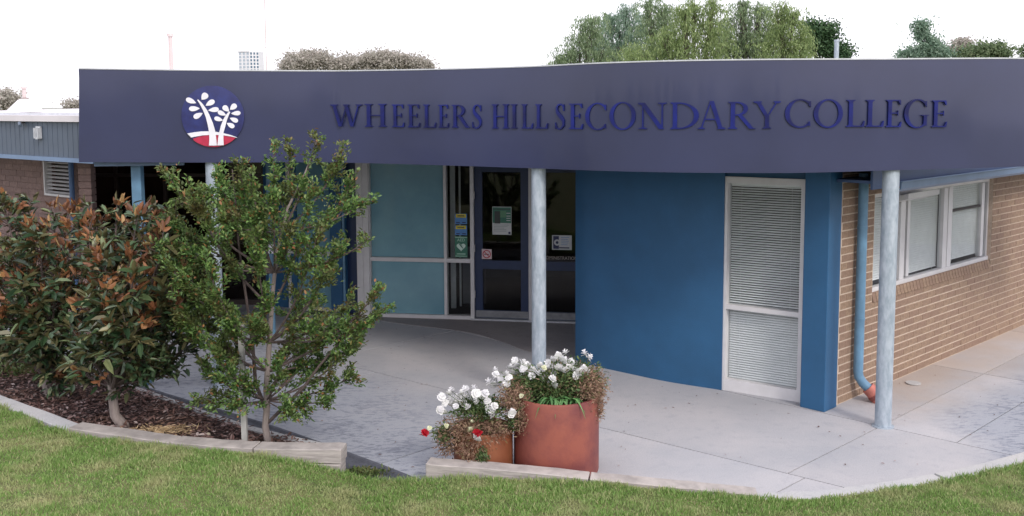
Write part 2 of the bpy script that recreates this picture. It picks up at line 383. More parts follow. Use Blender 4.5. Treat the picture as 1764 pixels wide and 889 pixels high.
def inset(poly, d):
    a = sum(poly[i][0] * poly[(i + 1) % len(poly)][1] - poly[(i + 1) % len(poly)][0] * poly[i][1] for i in range(len(poly)))
    if a < 0: poly = poly[::-1]
    r = list(poly); n = len(poly)
    for i in range(n):
        a, b = Vector(poly[i]), Vector(poly[(i + 1) % n]); e = (b - a)
        if e.length < 1e-6: continue
        e.normalize(); nn = Vector((-e.y, e.x)) * d; r = clip(r, tuple(a + nn), tuple(a + nn + e), 1)
        if len(r) < 3: return None
    return r
for P_ in polys:
    q = inset(P_, .007)
    if q is None: continue
    m = M['conc']
    MB().prism(q, -.10, 0).build('paving_slab', m, pv)
# dark, damp porch slab with a curved front edge
arc = catmull([(-2.22, 14.9, 0), (-1.672, 14.485, 0), (-.693, 13.937, 0), (-.185, 13.368, 0), (.258, 12.72, 0), (.83, 12.42, 0)], 5)
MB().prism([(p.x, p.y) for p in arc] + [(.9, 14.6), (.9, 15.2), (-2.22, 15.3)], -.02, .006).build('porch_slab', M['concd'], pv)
# drain channel: dished strip between the bed's edging and the paving
chR = catmull([(-6.6, 13.1, 0), (-4.284, 11.165, 0), (-2.6, 9.86, 0), (-1.572, 8.975, 0), (-.938, 8.388, 0), (-.70, 8.12, 0), (-.35, 7.85, 0)], 5)
mb = MB(); vs = []; fs = []
for i, p in enumerate(chR):
    t = (chR[min(i + 1, len(chR) - 1)] - chR[max(i - 1, 0)]).normalized(); nn = Vector((t.y, -t.x, 0))
    if nn.y > 0: nn = -nn
    for k, (d, z) in enumerate(((0, .003), (0.0, .03), (.03, .03), (.05, .008), (.16, .003), (.30, .010), (.36, .04), (.36, -.02))):
        q = p + nn * d; vs.append((q.x, q.y, z))
    if i: fs += [((i - 1) * 8 + k, i * 8 + k, i * 8 + k + 1, (i - 1) * 8 + k + 1) for k in range(7)]
fs = [f[::-1] for f in fs]
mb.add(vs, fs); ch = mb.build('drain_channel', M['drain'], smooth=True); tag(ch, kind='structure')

# --- lawn: raised sheet behind the edging
border = catmull([(-9.5, 12.6, .25), (-7.0, 11.0, .24), (-5.164, 9.68, .25), (-4.1, 8.86, .245), (-3.039, 8.50, .245), (-2.269, 8.34, .225), (-1.75, 8.25, .165), (-1.48, 8.21, .11), (-1.15, 8.20, .05), (-.80, 8.09, .08),
                  (-.5, 8.03, .12), (.0, 7.95, .145), (.70, 7.83, .15), (1.45, 7.76, .10), (2.24, 7.72, .05), (2.96, 7.87, .05), (3.76, 8.15, .05), (4.57, 8.54, .05), (6.2, 9.5, .05), (9.5, 11.5, .05)], 6)
def bordat(x):
    for a, b in zip(border, border[1:]):
        if a.x <= x <= b.x: t = (x - a.x) / max(1e-6, b.x - a.x); return a.y + (b.y - a.y) * t, a.z + (b.z - a.z) * t
    return (border[0].y, border[0].z) if x < border[0].x else (border[-1].y, border[-1].z)
def lawnz(x, y):
    by, bz = bordat(x); d = max(0, by - y)
    return bz + .055 * min(d, 6) + .012 * math.sin(x * 2.3 + y) * min(1, d * 2)
xs = [p.x for p in border]; ds = [0, .15, .35, .7, 1.2, 2, 3.2, 5, 8, 14, 40, 150]
vs = []; fs = []
for x in xs:
    by, bz = bordat(x)
    for d in ds: vs.append((x, by - d, lawnz(x, by - d)))
nd = len(ds)
for i in range(len(xs) - 1):
    for j in range(nd - 1): fs.append((i * nd + j, i * nd + j + 1, (i + 1) * nd + j + 1, (i + 1) * nd + j))
for sx, ix in ((-1, 0), (1, len(xs) - 1)):   # wide side fields
    o = len(vs)
    for j, d in enumerate(ds): a = vs[ix * nd + j]; vs.append((a[0] + sx * 140, a[1], a[2]))
    for j in range(nd - 1):
        f = (ix * nd + j, ix * nd + j + 1, o + j + 1, o + j); fs.append(f if sx > 0 else f[::-1])
fs = [f[::1] for f in fs]
lw = MB().add(vs, fs).build('lawn', M['lawnbase'], smooth=True); tag(lw, kind='structure')
M['grass'] = leafmat('grass_blade', [(0, (.13, .23, .055)), (.4, (.19, .33, .08)), (.78, (.26, .39, .115)), (.9, (.36, .40, .18)), (1, (.52, .48, .27))], .6, patch=(.44, .43, .23), pscale=2.6, trans=.3)
NG = 190000
gx = rng.uniform(-5.9, 6.0, NG); gd = rng.uniform(0, 1, NG) ** 1.15 * 1.9
bx = np.array([p.x for p in border]); byy = np.interp(gx, bx, [p.y for p in border]); bzz = np.interp(gx, bx, [p.z for p in border])
gy = byy - gd + rng.normal(0, .015, NG)
gz = bzz + .055 * np.minimum(gd, 6) - .004 + .012 * np.sin(gx * 2.3 + gy) * np.minimum(1, gd * 2)
tuft = np.sin(gx * 9.1 + np.sin(gy * 7) * 2) * np.sin(gy * 11.3 + np.sin(gx * 5) * 2)
hh = rng.uniform(.018, .045, NG) * (1 + .45 * tuft) * np.where(gd < .12, 1.35, 1)
P_ = np.stack([gx, gy, gz], 1); D = np.stack([rng.normal(0, .5, NG), rng.normal(0, .5, NG), np.ones(NG)], 1)
V = diaverts(P_, D, hh, rng.uniform(.004, .009, NG))
gr = npmesh('grass', V, DIA, M['grass']); tag(gr, kind='stuff', label='short green grass with dry straw-coloured patches on the lawn', cat='grass')

# --- mulch bed
sl_in = [(-9.5, 12.75), (-7.0, 11.15), (-5.164, 9.80), (-4.1, 9.02), (-3.039, 8.68), (-2.269, 8.52), (-1.62, 8.42)]
sl_out = [(-1.66, 8.66), (-2.512, 9.20), (-3.515, 10.03), (-4.949, 11.24), (-6.9, 12.9), (-9.4, 14.6)]
BZ = lambda p: .165 + .03 * math.sin(p[0] * 2.1) * math.sin(p[1] * 1.7)
bed = MB().prism(sl_in + sl_out, -.2, lambda p: .16).build('garden_bed', M['mulchbase']); tag(bed, kind='structure')
def inpoly(x, y, P):
    c = np.zeros(len(x), bool); n = len(P)
    for i in range(n):
        (x1, y1), (x2, y2) = P[i], P[(i + 1) % n]
        k = ((y1 > y) != (y2 > y)) & (x < (x2 - x1) * (y - y1) / (y2 - y1 + 1e-12) + x1); c ^= k
    return c
bp_ = sl_in + sl_out
mxx = rng.uniform(-7.5, -1.55, 42000); myy = rng.uniform(8.35, 13.4, 42000); k = inpoly(mxx, myy, bp_); mxx = mxx[k]; myy = myy[k]; nM = len(mxx)
P_ = np.stack([mxx, myy, .165 + rng.uniform(0, .035, nM) + .02 * np.sin(mxx * 6) * np.sin(myy * 5)], 1)
D = np.stack([rng.normal(0, 1, nM), rng.normal(0, 1, nM), rng.normal(0, .22, nM)], 1)
Nn = np.stack([rng.normal(0, .35, nM), rng.normal(0, .35, nM), np.ones(nM)], 1)
V = leafverts(P_, D, rng.uniform(.025, .085, nM), rng.uniform(.01, .03, nM), .2, Nn)
M['mulch'] = leafmat('bark_chips', [(0, (.05, .028, .027)), (.4, (.12, .066, .06)), (.75, (.20, .12, .105)), (.92, (.32, .24, .23)), (1, (.45, .38, .36))], .85, patch=(.15, .085, .06), pscale=2.5, trans=0)
mu = npmesh('bark_mulch', V, LEAF, M['mulch']); tag(mu, 'reddish brown bark mulch covering the garden bed under the small trees', 'mulch', kind='stuff')
# straw-coloured dry tuft and pale stone on the mulch
nS = 500; c = at(272, 748, .2)
P_ = np.stack([rng.normal(c.x + .02, .16, nS), rng.normal(c.y + .12, .06, nS), rng.uniform(.18, .215, nS)], 1)
V = diaverts(P_, np.stack([rng.normal(0, 1, nS), rng.normal(0, .6, nS), rng.normal(.1, .2, nS)], 1), rng.uniform(.03, .09, nS), rng.uniform(.006, .014, nS))
M['straw'] = leafmat('dry_straw', [(0, (.30, .20, .10)), (1, (.55, .42, .26))], .9, trans=0)
st = npmesh('dry_clippings', V, DIA, M['straw']); tag(st, 'patch of dry straw-coloured clippings on the mulch near the timber edge', 'clippings', kind='stuff')
bm = bmesh.new(); bmesh.ops.create_icosphere(bm, subdivisions=2, radius=.04)
for v in bm.verts: v.co *= 1 + random.uniform(-.18, .18); v.co.z *= .6
me = bpy.data.meshes.new('stone'); bm.to_mesh(me); bm.free(); me.materials.append(mat('stone_cream', (.55, .48, .36), .8, .2, 30))
stn = bpy.data.objects.new('stone', me); place(stn, at(352, 753, .19) + Vector((0, .06, 0)), None); tag(stn, 'pale cream stone lying on the mulch between the two small trees', 'stone')
# ground cover at the back left of the bed
nC = 9000
P_ = np.stack([rng.uniform(-8, -4.9, nC), rng.uniform(11.0, 12.9, nC), np.zeros(nC)], 1); kk = inpoly(P_[:, 0], P_[:, 1], bp_); P_ = P_[kk]; nC = len(P_); P_[:, 2] = rng.uniform(.15, .27, nC)
V = leafverts(P_, rng.normal(size=(nC, 3)) + (0, 0, .8), rng.uniform(.03, .07, nC), rng.uniform(.015, .03, nC), .2)
M['gcover'] = leafmat('ground_cover_leaf', [(0, (.06, .10, .03)), (.6, (.12, .17, .05)), (1, (.20, .16, .08))])
gc = npmesh('ground_cover', V, LEAF, M['gcover']); tag(gc, 'low green ground cover at the back of the mulch bed', 'ground cover', kind='stuff')

# --- edging: each timber sleeper and kerb piece its own thing
def sleeper(path, wd, zt, zb, name, label, cat, m, side=1, bev=.006):
    """solid bar following a plan path (front edge), width wd going back"""
    path = [Vector(p) for p in path]; mb = MB(); n = len(path); vs = []
    for i, p in enumerate(path):
        t = (path[min(i + 1, n - 1)] - path[max(i - 1, 0)]); t.z = 0; t.normalize(); nn = Vector((-t.y, t.x, 0)) * side
        zt_ = p.z if zt is None else zt
        jit = random.uniform(-.004, .004)
        for q, z in ((p, zb), (p + nn * wd, zb), (p + nn * wd, zt_ + jit), (p, zt_ + jit)): vs.append((q.x, q.y, z))
    fs = [(3, 2, 1, 0), tuple((n - 1) * 4 + k for k in range(4))]
    for i in range(n - 1):
        for k in range(4): fs.append((i * 4 + k, i * 4 + (k + 1) % 4, (i + 1) * 4 + (k + 1) % 4, (i + 1) * 4 + k))
    mb.add(vs, [f[::-1] for f in fs]); o = mb.build(name, m, bevel=bev); bm = bmesh.new(); bm.from_mesh(o.data); bmesh.ops.recalc_face_normals(bm, faces=bm.faces); bm.to_mesh(o.data); bm.free()
    return tag(o, label, cat)
def sub(path, a, b):
    n = len(path) - 1; r = []
    k = int(round((b - a) * n)) + 1
    for i in range(k):
        t = (a + (b - a) * i / (k - 1)) * n; j = min(int(t), n - 1); r.append(path[j].lerp(path[j + 1], t - j))
    return r
e1 = catmull([(-9.5, 12.62, .27), (-7.0, 11.02, .27), (-5.164, 9.70, .265), (-4.08, 8.88, .25)], 6)
for i, (a, b, lab) in enumerate([(0, .64, 'pale concrete kerb piece at the far left edge of the picture beside the lawn'), (.643, 1, 'pale blue-grey concrete kerb curving between lawn and mulch, left of the timber sleepers')]):
    sleeper(sub(e1, a, b), .17, None, -.1, 'garden_kerb', lab, 'kerb', M['edgec'])
e2 = catmull([(-4.13, 8.90, .285), (-3.039, 8.535, .27), (-2.269, 8.38, .27), (-1.49, 8.29, .285)], 8)
for a, b, lab in [(0, .325, 'leftmost weathered timber sleeper edging the mulch bed, below the magnolia trunk'),
                  (.33, .66, 'middle weathered timber sleeper of the three edging the mulch bed'),
                  (.665, 1, 'weathered timber sleeper with a square cut end beside the drain channel gap')]:
    sleeper(sub(e2, a, b), .19, None, .155, 'timber_sleeper', lab, 'timber edging', M['timber'])
sleeper(sub(e2, .67, .995), .17, .150, -.02, 'timber_sleeper', 'lower timber sleeper under the square cut end by the drain channel', 'timber edging', M['timber'])
e3 = catmull([(-.745, 8.13, .215), (0, 8.0, .20), (.70, 7.865, .17), (1.42, 7.80, .125), (2.0, 7.735, .09)], 8)
for a, b, lab in [(0, .47, 'weathered timber sleeper in front of the red flower pots'), (.475, .99, 'timber sleeper sinking into the grass right of the red pot')]:
    sleeper(sub(e3, a, b), .17, None, -.02, 'timber_sleeper', lab, 'timber edging', M['timber'])
e4 = catmull([(2.0, 7.735, .05), (2.5, 7.77, .045), (2.96, 7.90, .04), (3.76, 8.20, .035), (4.57, 8.60, .03), (6.2, 9.58, .03), (9.5, 11.55, .03)], 6)
for a, b, lab in [(0, .49, 'flush pinkish concrete edging strip curving along the lawn at lower right'), (.495, 1, 'flush concrete edging strip at the right edge beside the lawn')]:
    sleeper(sub(e4, a, b), .16, None, -.05, 'garden_kerb', lab, 'kerb', M['edgec'], bev=.003)
e5 = catmull([(-1.60, 8.60, .18), (-2.52, 9.17, .18), (-3.515, 10.0, .18), (-4.949, 11.2, .18), (-6.9, 12.86, .18)], 6)
for a, b, lab in [(0, .5, 'narrow concrete edging between mulch and drain channel, behind the leafy small tree'), (.505, 1, 'narrow concrete edging between mulch and drain channel, behind the magnolia trunk')]:
    sleeper(sub(e5, a, b), .075, None, -.02, 'garden_kerb', lab, 'kerb', M['edgec'], side=-1)

# ================================================================== COLLEGE BUILDING
bld = thing('college_building', 'single storey school entrance building with curved purple-navy fascia and blue walls', 'building', (0, 13, 0))
# fascia: surveyed plan curve; z from survey
FP = [(136, 279.6, 118, 10.95), (350, 280, 121, 11.12), (550, 279.6, 122, 11.25), (611, 280.7, 121.7, 11.2), (764, 285, 119, 10.85), (917, 290, 114.3, 10.40), (1026, 294, 109, 9.98),
      (1150, 297, 105, 9.69), (1270, 298, 103, 9.56), (1387, 297.7, 102, 9.5), (1533, 293.6, 101.5, 9.58), (1764, 287, 100.5, 9.98)]
fb = [aty(x, yb, Y) for x, yb, yt, Y in FP]; ft = [aty(x, yt, Y) for x, yb, yt, Y in FP]
for q in (fb, ft):
    e = q[-1] + (q[-1] - q[-2]) * 1.0 + Vector((0, .25, 0)); e.z = q[-1].z; e2_ = e + Vector((1.6, .75, 0)); q += [e, e2_]
fbc = catmull(fb, 8); ftc = catmull(ft, 8)
nF = len(fbc); TH = .09
vs = []; fs = []
def nrm_at(c, i):
    t = c[min(i + 1, len(c) - 1)] - c[max(i - 1, 0)]; t.z = 0; t.normalize(); return Vector((t.y, -t.x, 0))
rows = 7
for i in range(nF):
    n_ = nrm_at(fbc, i)
    for r_ in range(rows): vs.append(fbc[i].lerp(ftc[i], r_ / (rows - 1)))
    vs.append(ftc[i] - n_ * TH); vs.append(fbc[i] - n_ * TH)
K = rows + 2
for i in range(nF - 1):
    for r_ in range(K): fs.append((i * K + r_, (i + 1) * K + r_, (i + 1) * K + (r_ + 1) % K, i * K + (r_ + 1) % K))
fs.append(tuple(range(K))[::-1]); fs.append(tuple((nF - 1) * K + r_ for r_ in range(K)))
fo = MB().add(vs, fs).build('canopy_fascia', M['fascia'], bld); sharp(fo, 40)
# capping strip along the top edge
vs = []; fs = []
for i in range(nF):
    n_ = nrm_at(ftc, i); t = ftc[i]
    for d, z in ((.006, -.006), (.006, .007), (-TH - .01, .007), (-TH - .01, -.006)): q = t + n_ * d; vs.append((q.x, q.y, q.z + z))
for i in range(nF - 1):
    for k in range(4): fs.append((i * 4 + k, (i + 1) * 4 + k, (i + 1) * 4 + (k + 1) % 4, i * 4 + (k + 1) % 4))
o = MB().add(vs, fs).build('capping', M['alu'], fo)
# return of the fascia at its left end
a = fbc[0]; MB().wbox(a.x + .004, a.x + TH, a.y + TH, a.y + 1.6, a.z, ftc[0].z).build('fascia_return', M['fascia'], bld)
# roof deck and soffit
back = [(9.4, 21), (-4.9, 21)]
fp_in = [(p.x, p.y + .10) for p in fbc if p.x < 3.75 and p.x > fb[0].x + .1]
eaveL = Fr((3.505, 10.406), (7.497, 14.22))
er = [eaveL.w(-.1, .42, 0), eaveL.w(8.2, .42, 0)]
roofpoly = [(fb[0].x + .1, fb[0].y + .1)] + fp_in + [(er[0].x, er[0].y), (er[1].x, er[1].y), (9.4, 21), (fb[0].x + .1, 21)]
MB().prism(roofpoly, 2.63, 2.70).build('soffit', mat('soffit_navy', (.035, .04, .08), .6, .1), bld)  # underside is out of view; its dark colour is picked to dim the porch top
MB().prism(roofpoly, 3.02, 3.08).build('roof_deck', M['roofw'], bld)
# light edge beam peeping out under the fascia at its left end
f_ = Fr((fb[0].x + .1, fb[0].y + .16), (-3.75, 11.27)); MB().box(0, f_.len, -.05, 0, 2.578, 2.628, f_).build('soffit_edge', M['gutterblue'], bld)

# --- curved blue wall
bw = catmull([(.80, 12.36, 0), (.958, 12.112, 0), (1.385, 11.715, 0), (1.819, 11.343, 0), (2.375, 10.99, 0)], 5)
vs = []; fs = []
for i, p in enumerate(bw):
    n_ = nrm_at(bw, i)
    for q, z in ((p, 0), (p, 2.63), (p - n_ * .25, 2.63), (p - n_ * .25, 0)): vs.append((q.x, q.y, z))
for i in range(len(bw) - 1):
    for k in range(4): fs.append((i * 4 + k, (i + 1) * 4 + k, (i + 1) * 4 + (k + 1) % 4, i * 4 + (k + 1) % 4))
fs += [(3, 2, 1, 0), tuple((len(bw) - 1) * 4 + k for k in range(4))]
MB().add(vs, fs).build('curved_wall', M['blue'], bld, smooth=True)
MB().prism([(.80, 12.36), (1.0, 12.45), (1.2, 14.6), (.955, 14.6)], 0, 2.63).build('porch_side_wall', M['blue'], bld)
# --- tall window
wf = Fr((2.384, 11.046), (3.141, 10.537)); wl = wf.len
ZT = 2.44
win = MB()
win.box(-.02, .055, -.10, .03, .0, ZT, wf).box(wl - .03, wl + .03, -.10, .03, .0, ZT, wf).box(.055, wl - .03, -.10, .028, .0, .13, wf)
zr = wf.hit(1300, 533)[1]
win.box(.055, wl - .03, -.10, .026, zr - .025, zr + .025, wf).box(.055, wl - .03, -.10, .028, ZT - .07, ZT, wf)
wo = win.build('window_frame', M['white'], bld)
MB().box(.056, wl - .031, -.052, -.046, .131, zr - .026, wf).build('pane', M['glass'], wo)
MB().box(.056, wl - .031, -.052, -.046, zr + .026, ZT - .071, wf).build('pane', M['glass'], wo)
MB().box(-.02, wl + .05, -.2, .0, ZT + .002, 2.63, wf).build('window_lintel', M['blue'], bld)
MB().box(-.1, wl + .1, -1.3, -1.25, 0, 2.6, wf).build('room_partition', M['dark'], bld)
# --- pillar
MB().prism([(3.087, 10.35), (3.286, 10.152), (3.478, 10.344), (3.20, 10.68)], 0, 2.63).build('corner_pillar', M['blue'], bld, bevel=.006)
# blinds
def slatmesh(L_, wd=.026, name='slat'):
    me = bpy.data.meshes.new(name); v = []
    for x in (0, L_):
        for y, z in ((-wd / 2, -.001), (0, .003), (wd / 2, -.001), (wd / 2, -.002), (0, .002), (-wd / 2, -.002)): v.append((x, y, z))
    f = [(k, (k + 1) % 6, 6 + (k + 1) % 6, 6 + k) for k in range(6)] + [(0, 5, 4, 3, 2, 1), (6, 7, 8, 9, 10, 11)]
    me.from_pydata(v, [], f); me.materials.append(M['slat']); return me
def blind(fr, s0, s1, z0, z1, n, label, pitch=.032, tilt=50, wd=.028, group=None):
    o = thing('venetian_blind', label, 'window blind', fr.w((s0 + s1) / 2, n, z0))
    me = slatmesh(s1 - s0, wd)
    k = int((z1 - z0 - .03) / pitch)
    for i in range(k):
        mw = Matrix.Translation(fr.w(s0, n, z1 - .03 - i * pitch)) @ Matrix.Rotation(fr.ang, 4, 'Z') @ Matrix.Rotation(math.radians(tilt + random.uniform(-2.5, 2.5)), 4, 'X')
        child_mesh('slat', me, o, mw)
    MB().box(s0, s1, n - .02, n + .02, z1 - .022, z1, fr).build('headrail', M['slat'], o)
    cr = MB()
    for q in (.15, .85): x = s0 + (s1 - s0) * q; cr.tube([fr.w(x, n + .017, z0), fr.w(x, n + .017, z1)], .0015, 4)
    cr.build('ladder_cord', M['slat'], o)
    return o
blind(wf, .06, wl - .035, zr - .02, ZT - .075, -.085, 'slatted white blind with dark gaps behind the upper pane of the tall window', .0275, 33, .026)
blind(wf, .06, wl - .035, .10, zr - .02, -.085, 'closed white blind behind the lower pane of the tall window', .0275, 47, .027)

# --- brick wall with window
bf = eaveL
BL = 8.4
s_l, z_a = bf.hit(1496, 492, -.06); s_r, z_b = bf.hit(1697, 448, -.06)
WZ0 = (z_a + z_b) / 2 - .02; WZ1 = 2.24
ws0, ws1 = s_l - .02, s_r + .03
brw = MB()
core = -.0045
brw.box(-.05, ws0, -.20, core, 0, 2.66, bf).box(ws1, BL, -.20, core, 0, 2.66, bf).box(ws0, ws1, -.20, core, 0, WZ0 - .075, bf).box(ws0, ws1, -.20, core, WZ1, 2.66, bf)
bwall = brw.build('brick_wall', M['mortar'], bld)
CH, BLN = .0860, .240
def brickmesh(L_, H_=.0725, D_=.06, m=None, bev=.004):
    bm = bmesh.new(); bmesh.ops.create_cube(bm, size=1)
    for v in bm.verts: v.co = Vector(((v.co.x + .5) * L_, (v.co.y + .5) * D_, (v.co.z + .5) * H_))
    if bev: bmesh.ops.bevel(bm, geom=bm.edges[:], offset=bev, segments=1, affect='EDGES')
    me = bpy.data.meshes.new('brick'); bm.to_mesh(me); bm.free(); me.materials.append(m or M['brick']); return me
bcache = {}
def bm_get(L_):
    k = round(L_, 2)
    if k not in bcache: bcache[k] = brickmesh(k - .0045)
    return bcache[k]
bl = []
nc = int(2.62 / CH)
for r_ in range(nc):
    z = r_ * CH; off = -(.12 if r_ % 2 else 0)
    s_ = .02 + off
    while s_ < BL - .3:
        a, b = max(s_, .005), s_ + BLN; segs = [(a, b)]
        if z + CH > WZ0 - .09 and z < WZ1 - .01:
            segs = []
            if a < ws0 - .03: segs.append((a, min(b, ws0 - .004)))
            if b > ws1 + .03: segs.append((max(a, ws1 + .004), b))
        for (a, b) in segs:
            if b - a > .03: bl.append((a, b - a, z))
        s_ += BLN
bl.sort(key=lambda t: t[0] + (0 if t[0] < 5.9 else 10))
def brick_mw(a, z, L_): return Matrix.Translation(bf.w(a, random.uniform(-.0015, .0015), z + .009)) @ Matrix.Rotation(bf.ang, 4, 'Z')
for (a, L_, z) in bl[:262]: child_mesh('brick', bm_get(L_), bwall, brick_mw(a, z, L_))
far_ = MB()
for (a, L_, z) in bl[262:]: far_.box(a, a + L_ - .0045, -.05, random.uniform(-.0015, .0015), z + .009, z + .009 + .0725, bf)
far_.build('bricks', M['brick'], bwall, kind='stuff')
# sill bricks on edge, sloping
sm = brickmesh(.076, .035 + .075, .11, None, .003)
k = int((ws1 - ws0) / .0865); 
for i in range(k):
    mw = Matrix.Translation(bf.w(ws0 + i * .0865 + .003, .018, WZ0 - .115)) @ Matrix.Rotation(bf.ang, 4, 'Z') @ Matrix.Rotation(math.radians(-14), 4, 'X')
    child_mesh('brick', sm, bwall, mw)
# window in the brick wall
wfm = MB(); nr0, nr1 = -.11, -.055
wfm.box(ws0, ws1, nr0, nr1 + .02, WZ0 - .03, WZ0 + .035, bf).box(ws0, ws1, nr0, nr1, WZ1 - .05, WZ1, bf)
m1 = bf.hit(1630, 400, -.06)[0]; m2 = bf.hit(1561, 400, -.06)[0]
wfm.box(ws0, ws0 + .045, nr0, nr1, WZ0 + .036, WZ1 - .051, bf).box(ws1 - .045, ws1, nr0, nr1, WZ0 + .036, WZ1 - .051, bf)
wfm.box(m1 - .13, m1 + .13, nr0, nr1 + .01, WZ0 + .036, WZ1 - .051, bf).box(m2 - .16, m2 - .04, nr0, nr1, WZ0 + .036, WZ1 - .051, bf)
wfm.box(m1 - .012, m1 + .012, nr1 + .011, nr1 + .02, WZ0 + .036, WZ1 - .051, bf)
wob = wfm.build('window_frame', M['white'], bld)
sash = MB()
for (a, b) in ((m2 + .07, m1 - .135), (m1 + .135, ws1 - .12)):
    pass
a0, a1 = m2 + .03, m1 - .14
MB().box(a0, a0 + .07, nr0 - .01, nr1 - .006, WZ0 + .05, WZ1 - .06, bf).build('sash', M['white'], wob)
a2, a3 = m1 + .14, ws1 - .05
MB().box(a3 - .17, a3 - .08, nr0 - .01, nr1 - .006, WZ0 + .05, WZ1 - .06, bf).build('sash', M['white'], wob)
zmid = bf.hit(1665, 359, -.07)[1]
MB().box(a2, a3 - .17, nr0 - .006, nr1 - .02, zmid - .014, zmid + .014, bf).build('sash_rail', M['dark'], wob)
for (a, b) in ((ws0 + .045, m2 - .16), (m2 - .04, m1 - .13), (m1 + .13, ws1 - .045)):
    MB().box(a, b, -.088, -.084, WZ0 + .037, WZ1 - .052, bf).build('pane', M['glass'], wob)
# open awning sash at the head of the middle bay
sa, za = bf.hit(1556, 333, .10); sb, zb = bf.hit(1610, 322, .10)
v = [bf.w(s_, n_, z_) for (n_, z_) in ((-.05, WZ1 - .08), (.16, za - .0), (.16, za - .06), (-.05, WZ1 - .14)) for s_ in (sa, sb)]
MB().add(v, [(0, 1, 3, 2), (2, 3, 5, 4), (4, 5, 7, 6), (6, 7, 1, 0), (0, 2, 4, 6), (1, 7, 5, 3)]).build('awning_sash', M['white'], wob)
blind(bf, ws0 + .05, m2 - .165, WZ0 + .07, WZ1 - .02, -.125, 'white slatted blind in the left bay of the brick wall window, beside the downpipe', .028, 55)
blind(bf, m2 + .02, m1 - .135, WZ0 + .04, WZ1 - .02, -.125, 'white slatted blind in the middle bay of the brick wall window', .028, 55)
blind(bf, m1 + .14, ws1 - .10, WZ0 + .07, WZ1 - .02, -.125, 'white slatted blind in the right bay of the brick wall window', .028, 55)
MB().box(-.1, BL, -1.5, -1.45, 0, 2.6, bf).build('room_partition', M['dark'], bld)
# eave board and gutter of the side roof
ge0, ze0 = bf.hit(1564, 325, .50); ge1, ze1 = bf.hit(1764, 302, .50)
gz_ = (ze0 + ze1) / 2
g1 = MB().box(-.2, 8.3, .40, .425, gz_ + .04, 3.0, bf).build('eave_board', M['blueeave'], bld)
g2 = MB(); vs = []
prof = [(.43, gz_), (.50, gz_), (.53, gz_ + .03), (.53, gz_ + .095), (.545, gz_ + .10), (.545, gz_ + .108), (.515, gz_ + .108), (.515, gz_ + .03), (.43, gz_ + .02)]
for s_ in (.22, 8.3): vs += [bf.w(s_, n_, z_) for n_, z_ in prof]
nP = len(prof)
g2.add(vs, [(k, k + nP, (k + 1) % nP + nP, (k + 1) % nP) for k in range(nP)] + [tuple(range(nP))[::-1], tuple(range(nP, 2 * nP))]).build('gutter', M['gutterblue'], bld)
MB().prism([tuple(bf.w(-.2, .40, 0).xy), tuple(bf.w(8.3, .40, 0).xy), tuple(bf.w(8.3, 0, 0).xy), tuple(bf.w(-.2, 0, 0).xy)], gz_ + .10, gz_ + .13).build('eave_soffit', M['blueeave'], bld)
# downpipe
dp = thing('downpipe', 'blue round downpipe with a red clay collar beside the corner of the brick wall', 'downpipe', (3.80, 10.60, 0))
s0_, _ = bf.hit(1487, 400, .08); s1_, _ = bf.hit(1478, 650, .08)
sd_ = (s0_ + s1_) / 2
MB().tube([bf.w(sd_, .075, 2.5), bf.w(sd_, .075, 1.2), bf.w(sd_, .075, .33), bf.w(sd_, .085, .27), bf.w(sd_ + .03, .12, .20), bf.w(sd_ + .07, .20, .12)], .052, 16).build('pipe', M['bluelt'], dp, smooth=True)
MB().tube([bf.w(sd_ + .055, .165, .155), bf.w(sd_ + .10, .25, .06), bf.w(sd_ + .11, .27, .0)], [.072, .078, .074], 16).build('clay_collar', mat('clay_collar', (.42, .14, .11), .7, .2, 10), dp, smooth=True)
MB().tube([bf.w(sd_ + .085, .225, .095), bf.w(sd_ + .10, .25, .06)], [.085, .085], 16).build('collar_rim', M['terra'], dp, smooth=True)
for z in (.9, 1.9): MB().tube([bf.w(sd_, .075, z), bf.w(sd_, .075, z + .03)], .056, 16).build('bracket', M['bluelt'], dp)

# --- entrance glazing (main facade)
E0, E1, E2 = (-2.30, 15.02), (-.640, 14.755), (.96, 14.47)
ef = Fr(E0, E1); df = Fr(E1, E2)
def S(fr, x, y=450, n=0): return fr.hit(x, y, n)[0]
def Z(fr, x, y, n=0): return fr.hit(x, y, n)[1]
ent = MB(); a_l = S(ef, 617); a_j = S(ef, 638); a_m = S(ef, 768); a_e = S(ef, 812)
ztr = Z(ef, 700, 447); HT = 2.60
MB().box(a_l, a_j, -.10, .06, 0, HT, ef).box(a_l + .06, a_l + .10, .061, .075, 0, HT, ef).build('door_jamb', M['white'], bld)
gl = MB()
gl.box(a_j, a_e + .03, -.08, .03, 0, .06, ef).box(a_j, a_e + .03, -.08, .028, ztr - .03, ztr + .03, ef).box(a_j, a_e + .03, -.08, .03, HT - .1, HT, ef)
gl.box(a_m - .022, a_m + .022, -.08, .032, .061, ztr - .031, ef).box(a_m - .022, a_m + .022, -.08, .032, ztr + .031, HT - .101, ef)
gl.box(a_j, a_j + .015, -.08, .032, .061, HT - .101, ef)
glo = gl.build('window_frame', M['white'], bld)
MB().box(a_j + .016, a_m - .023, -.045, -.035, .062, ztr - .032, ef).build('frosted_pane', M['teal'], glo)
MB().box(a_j + .016, a_m - .023, -.045, -.035, ztr + .032, HT - .102, ef).build('frosted_pane', M['teal'], glo)
MB().box(a_m + .023, a_e - .005, -.045, -.035, .062, ztr - .032, ef).build('pane', M['glass'], glo)
MB().box(a_m + .023, a_e - .005, -.045, -.035, ztr + .032, HT - .102, ef).build('pane', M['glass'], glo)
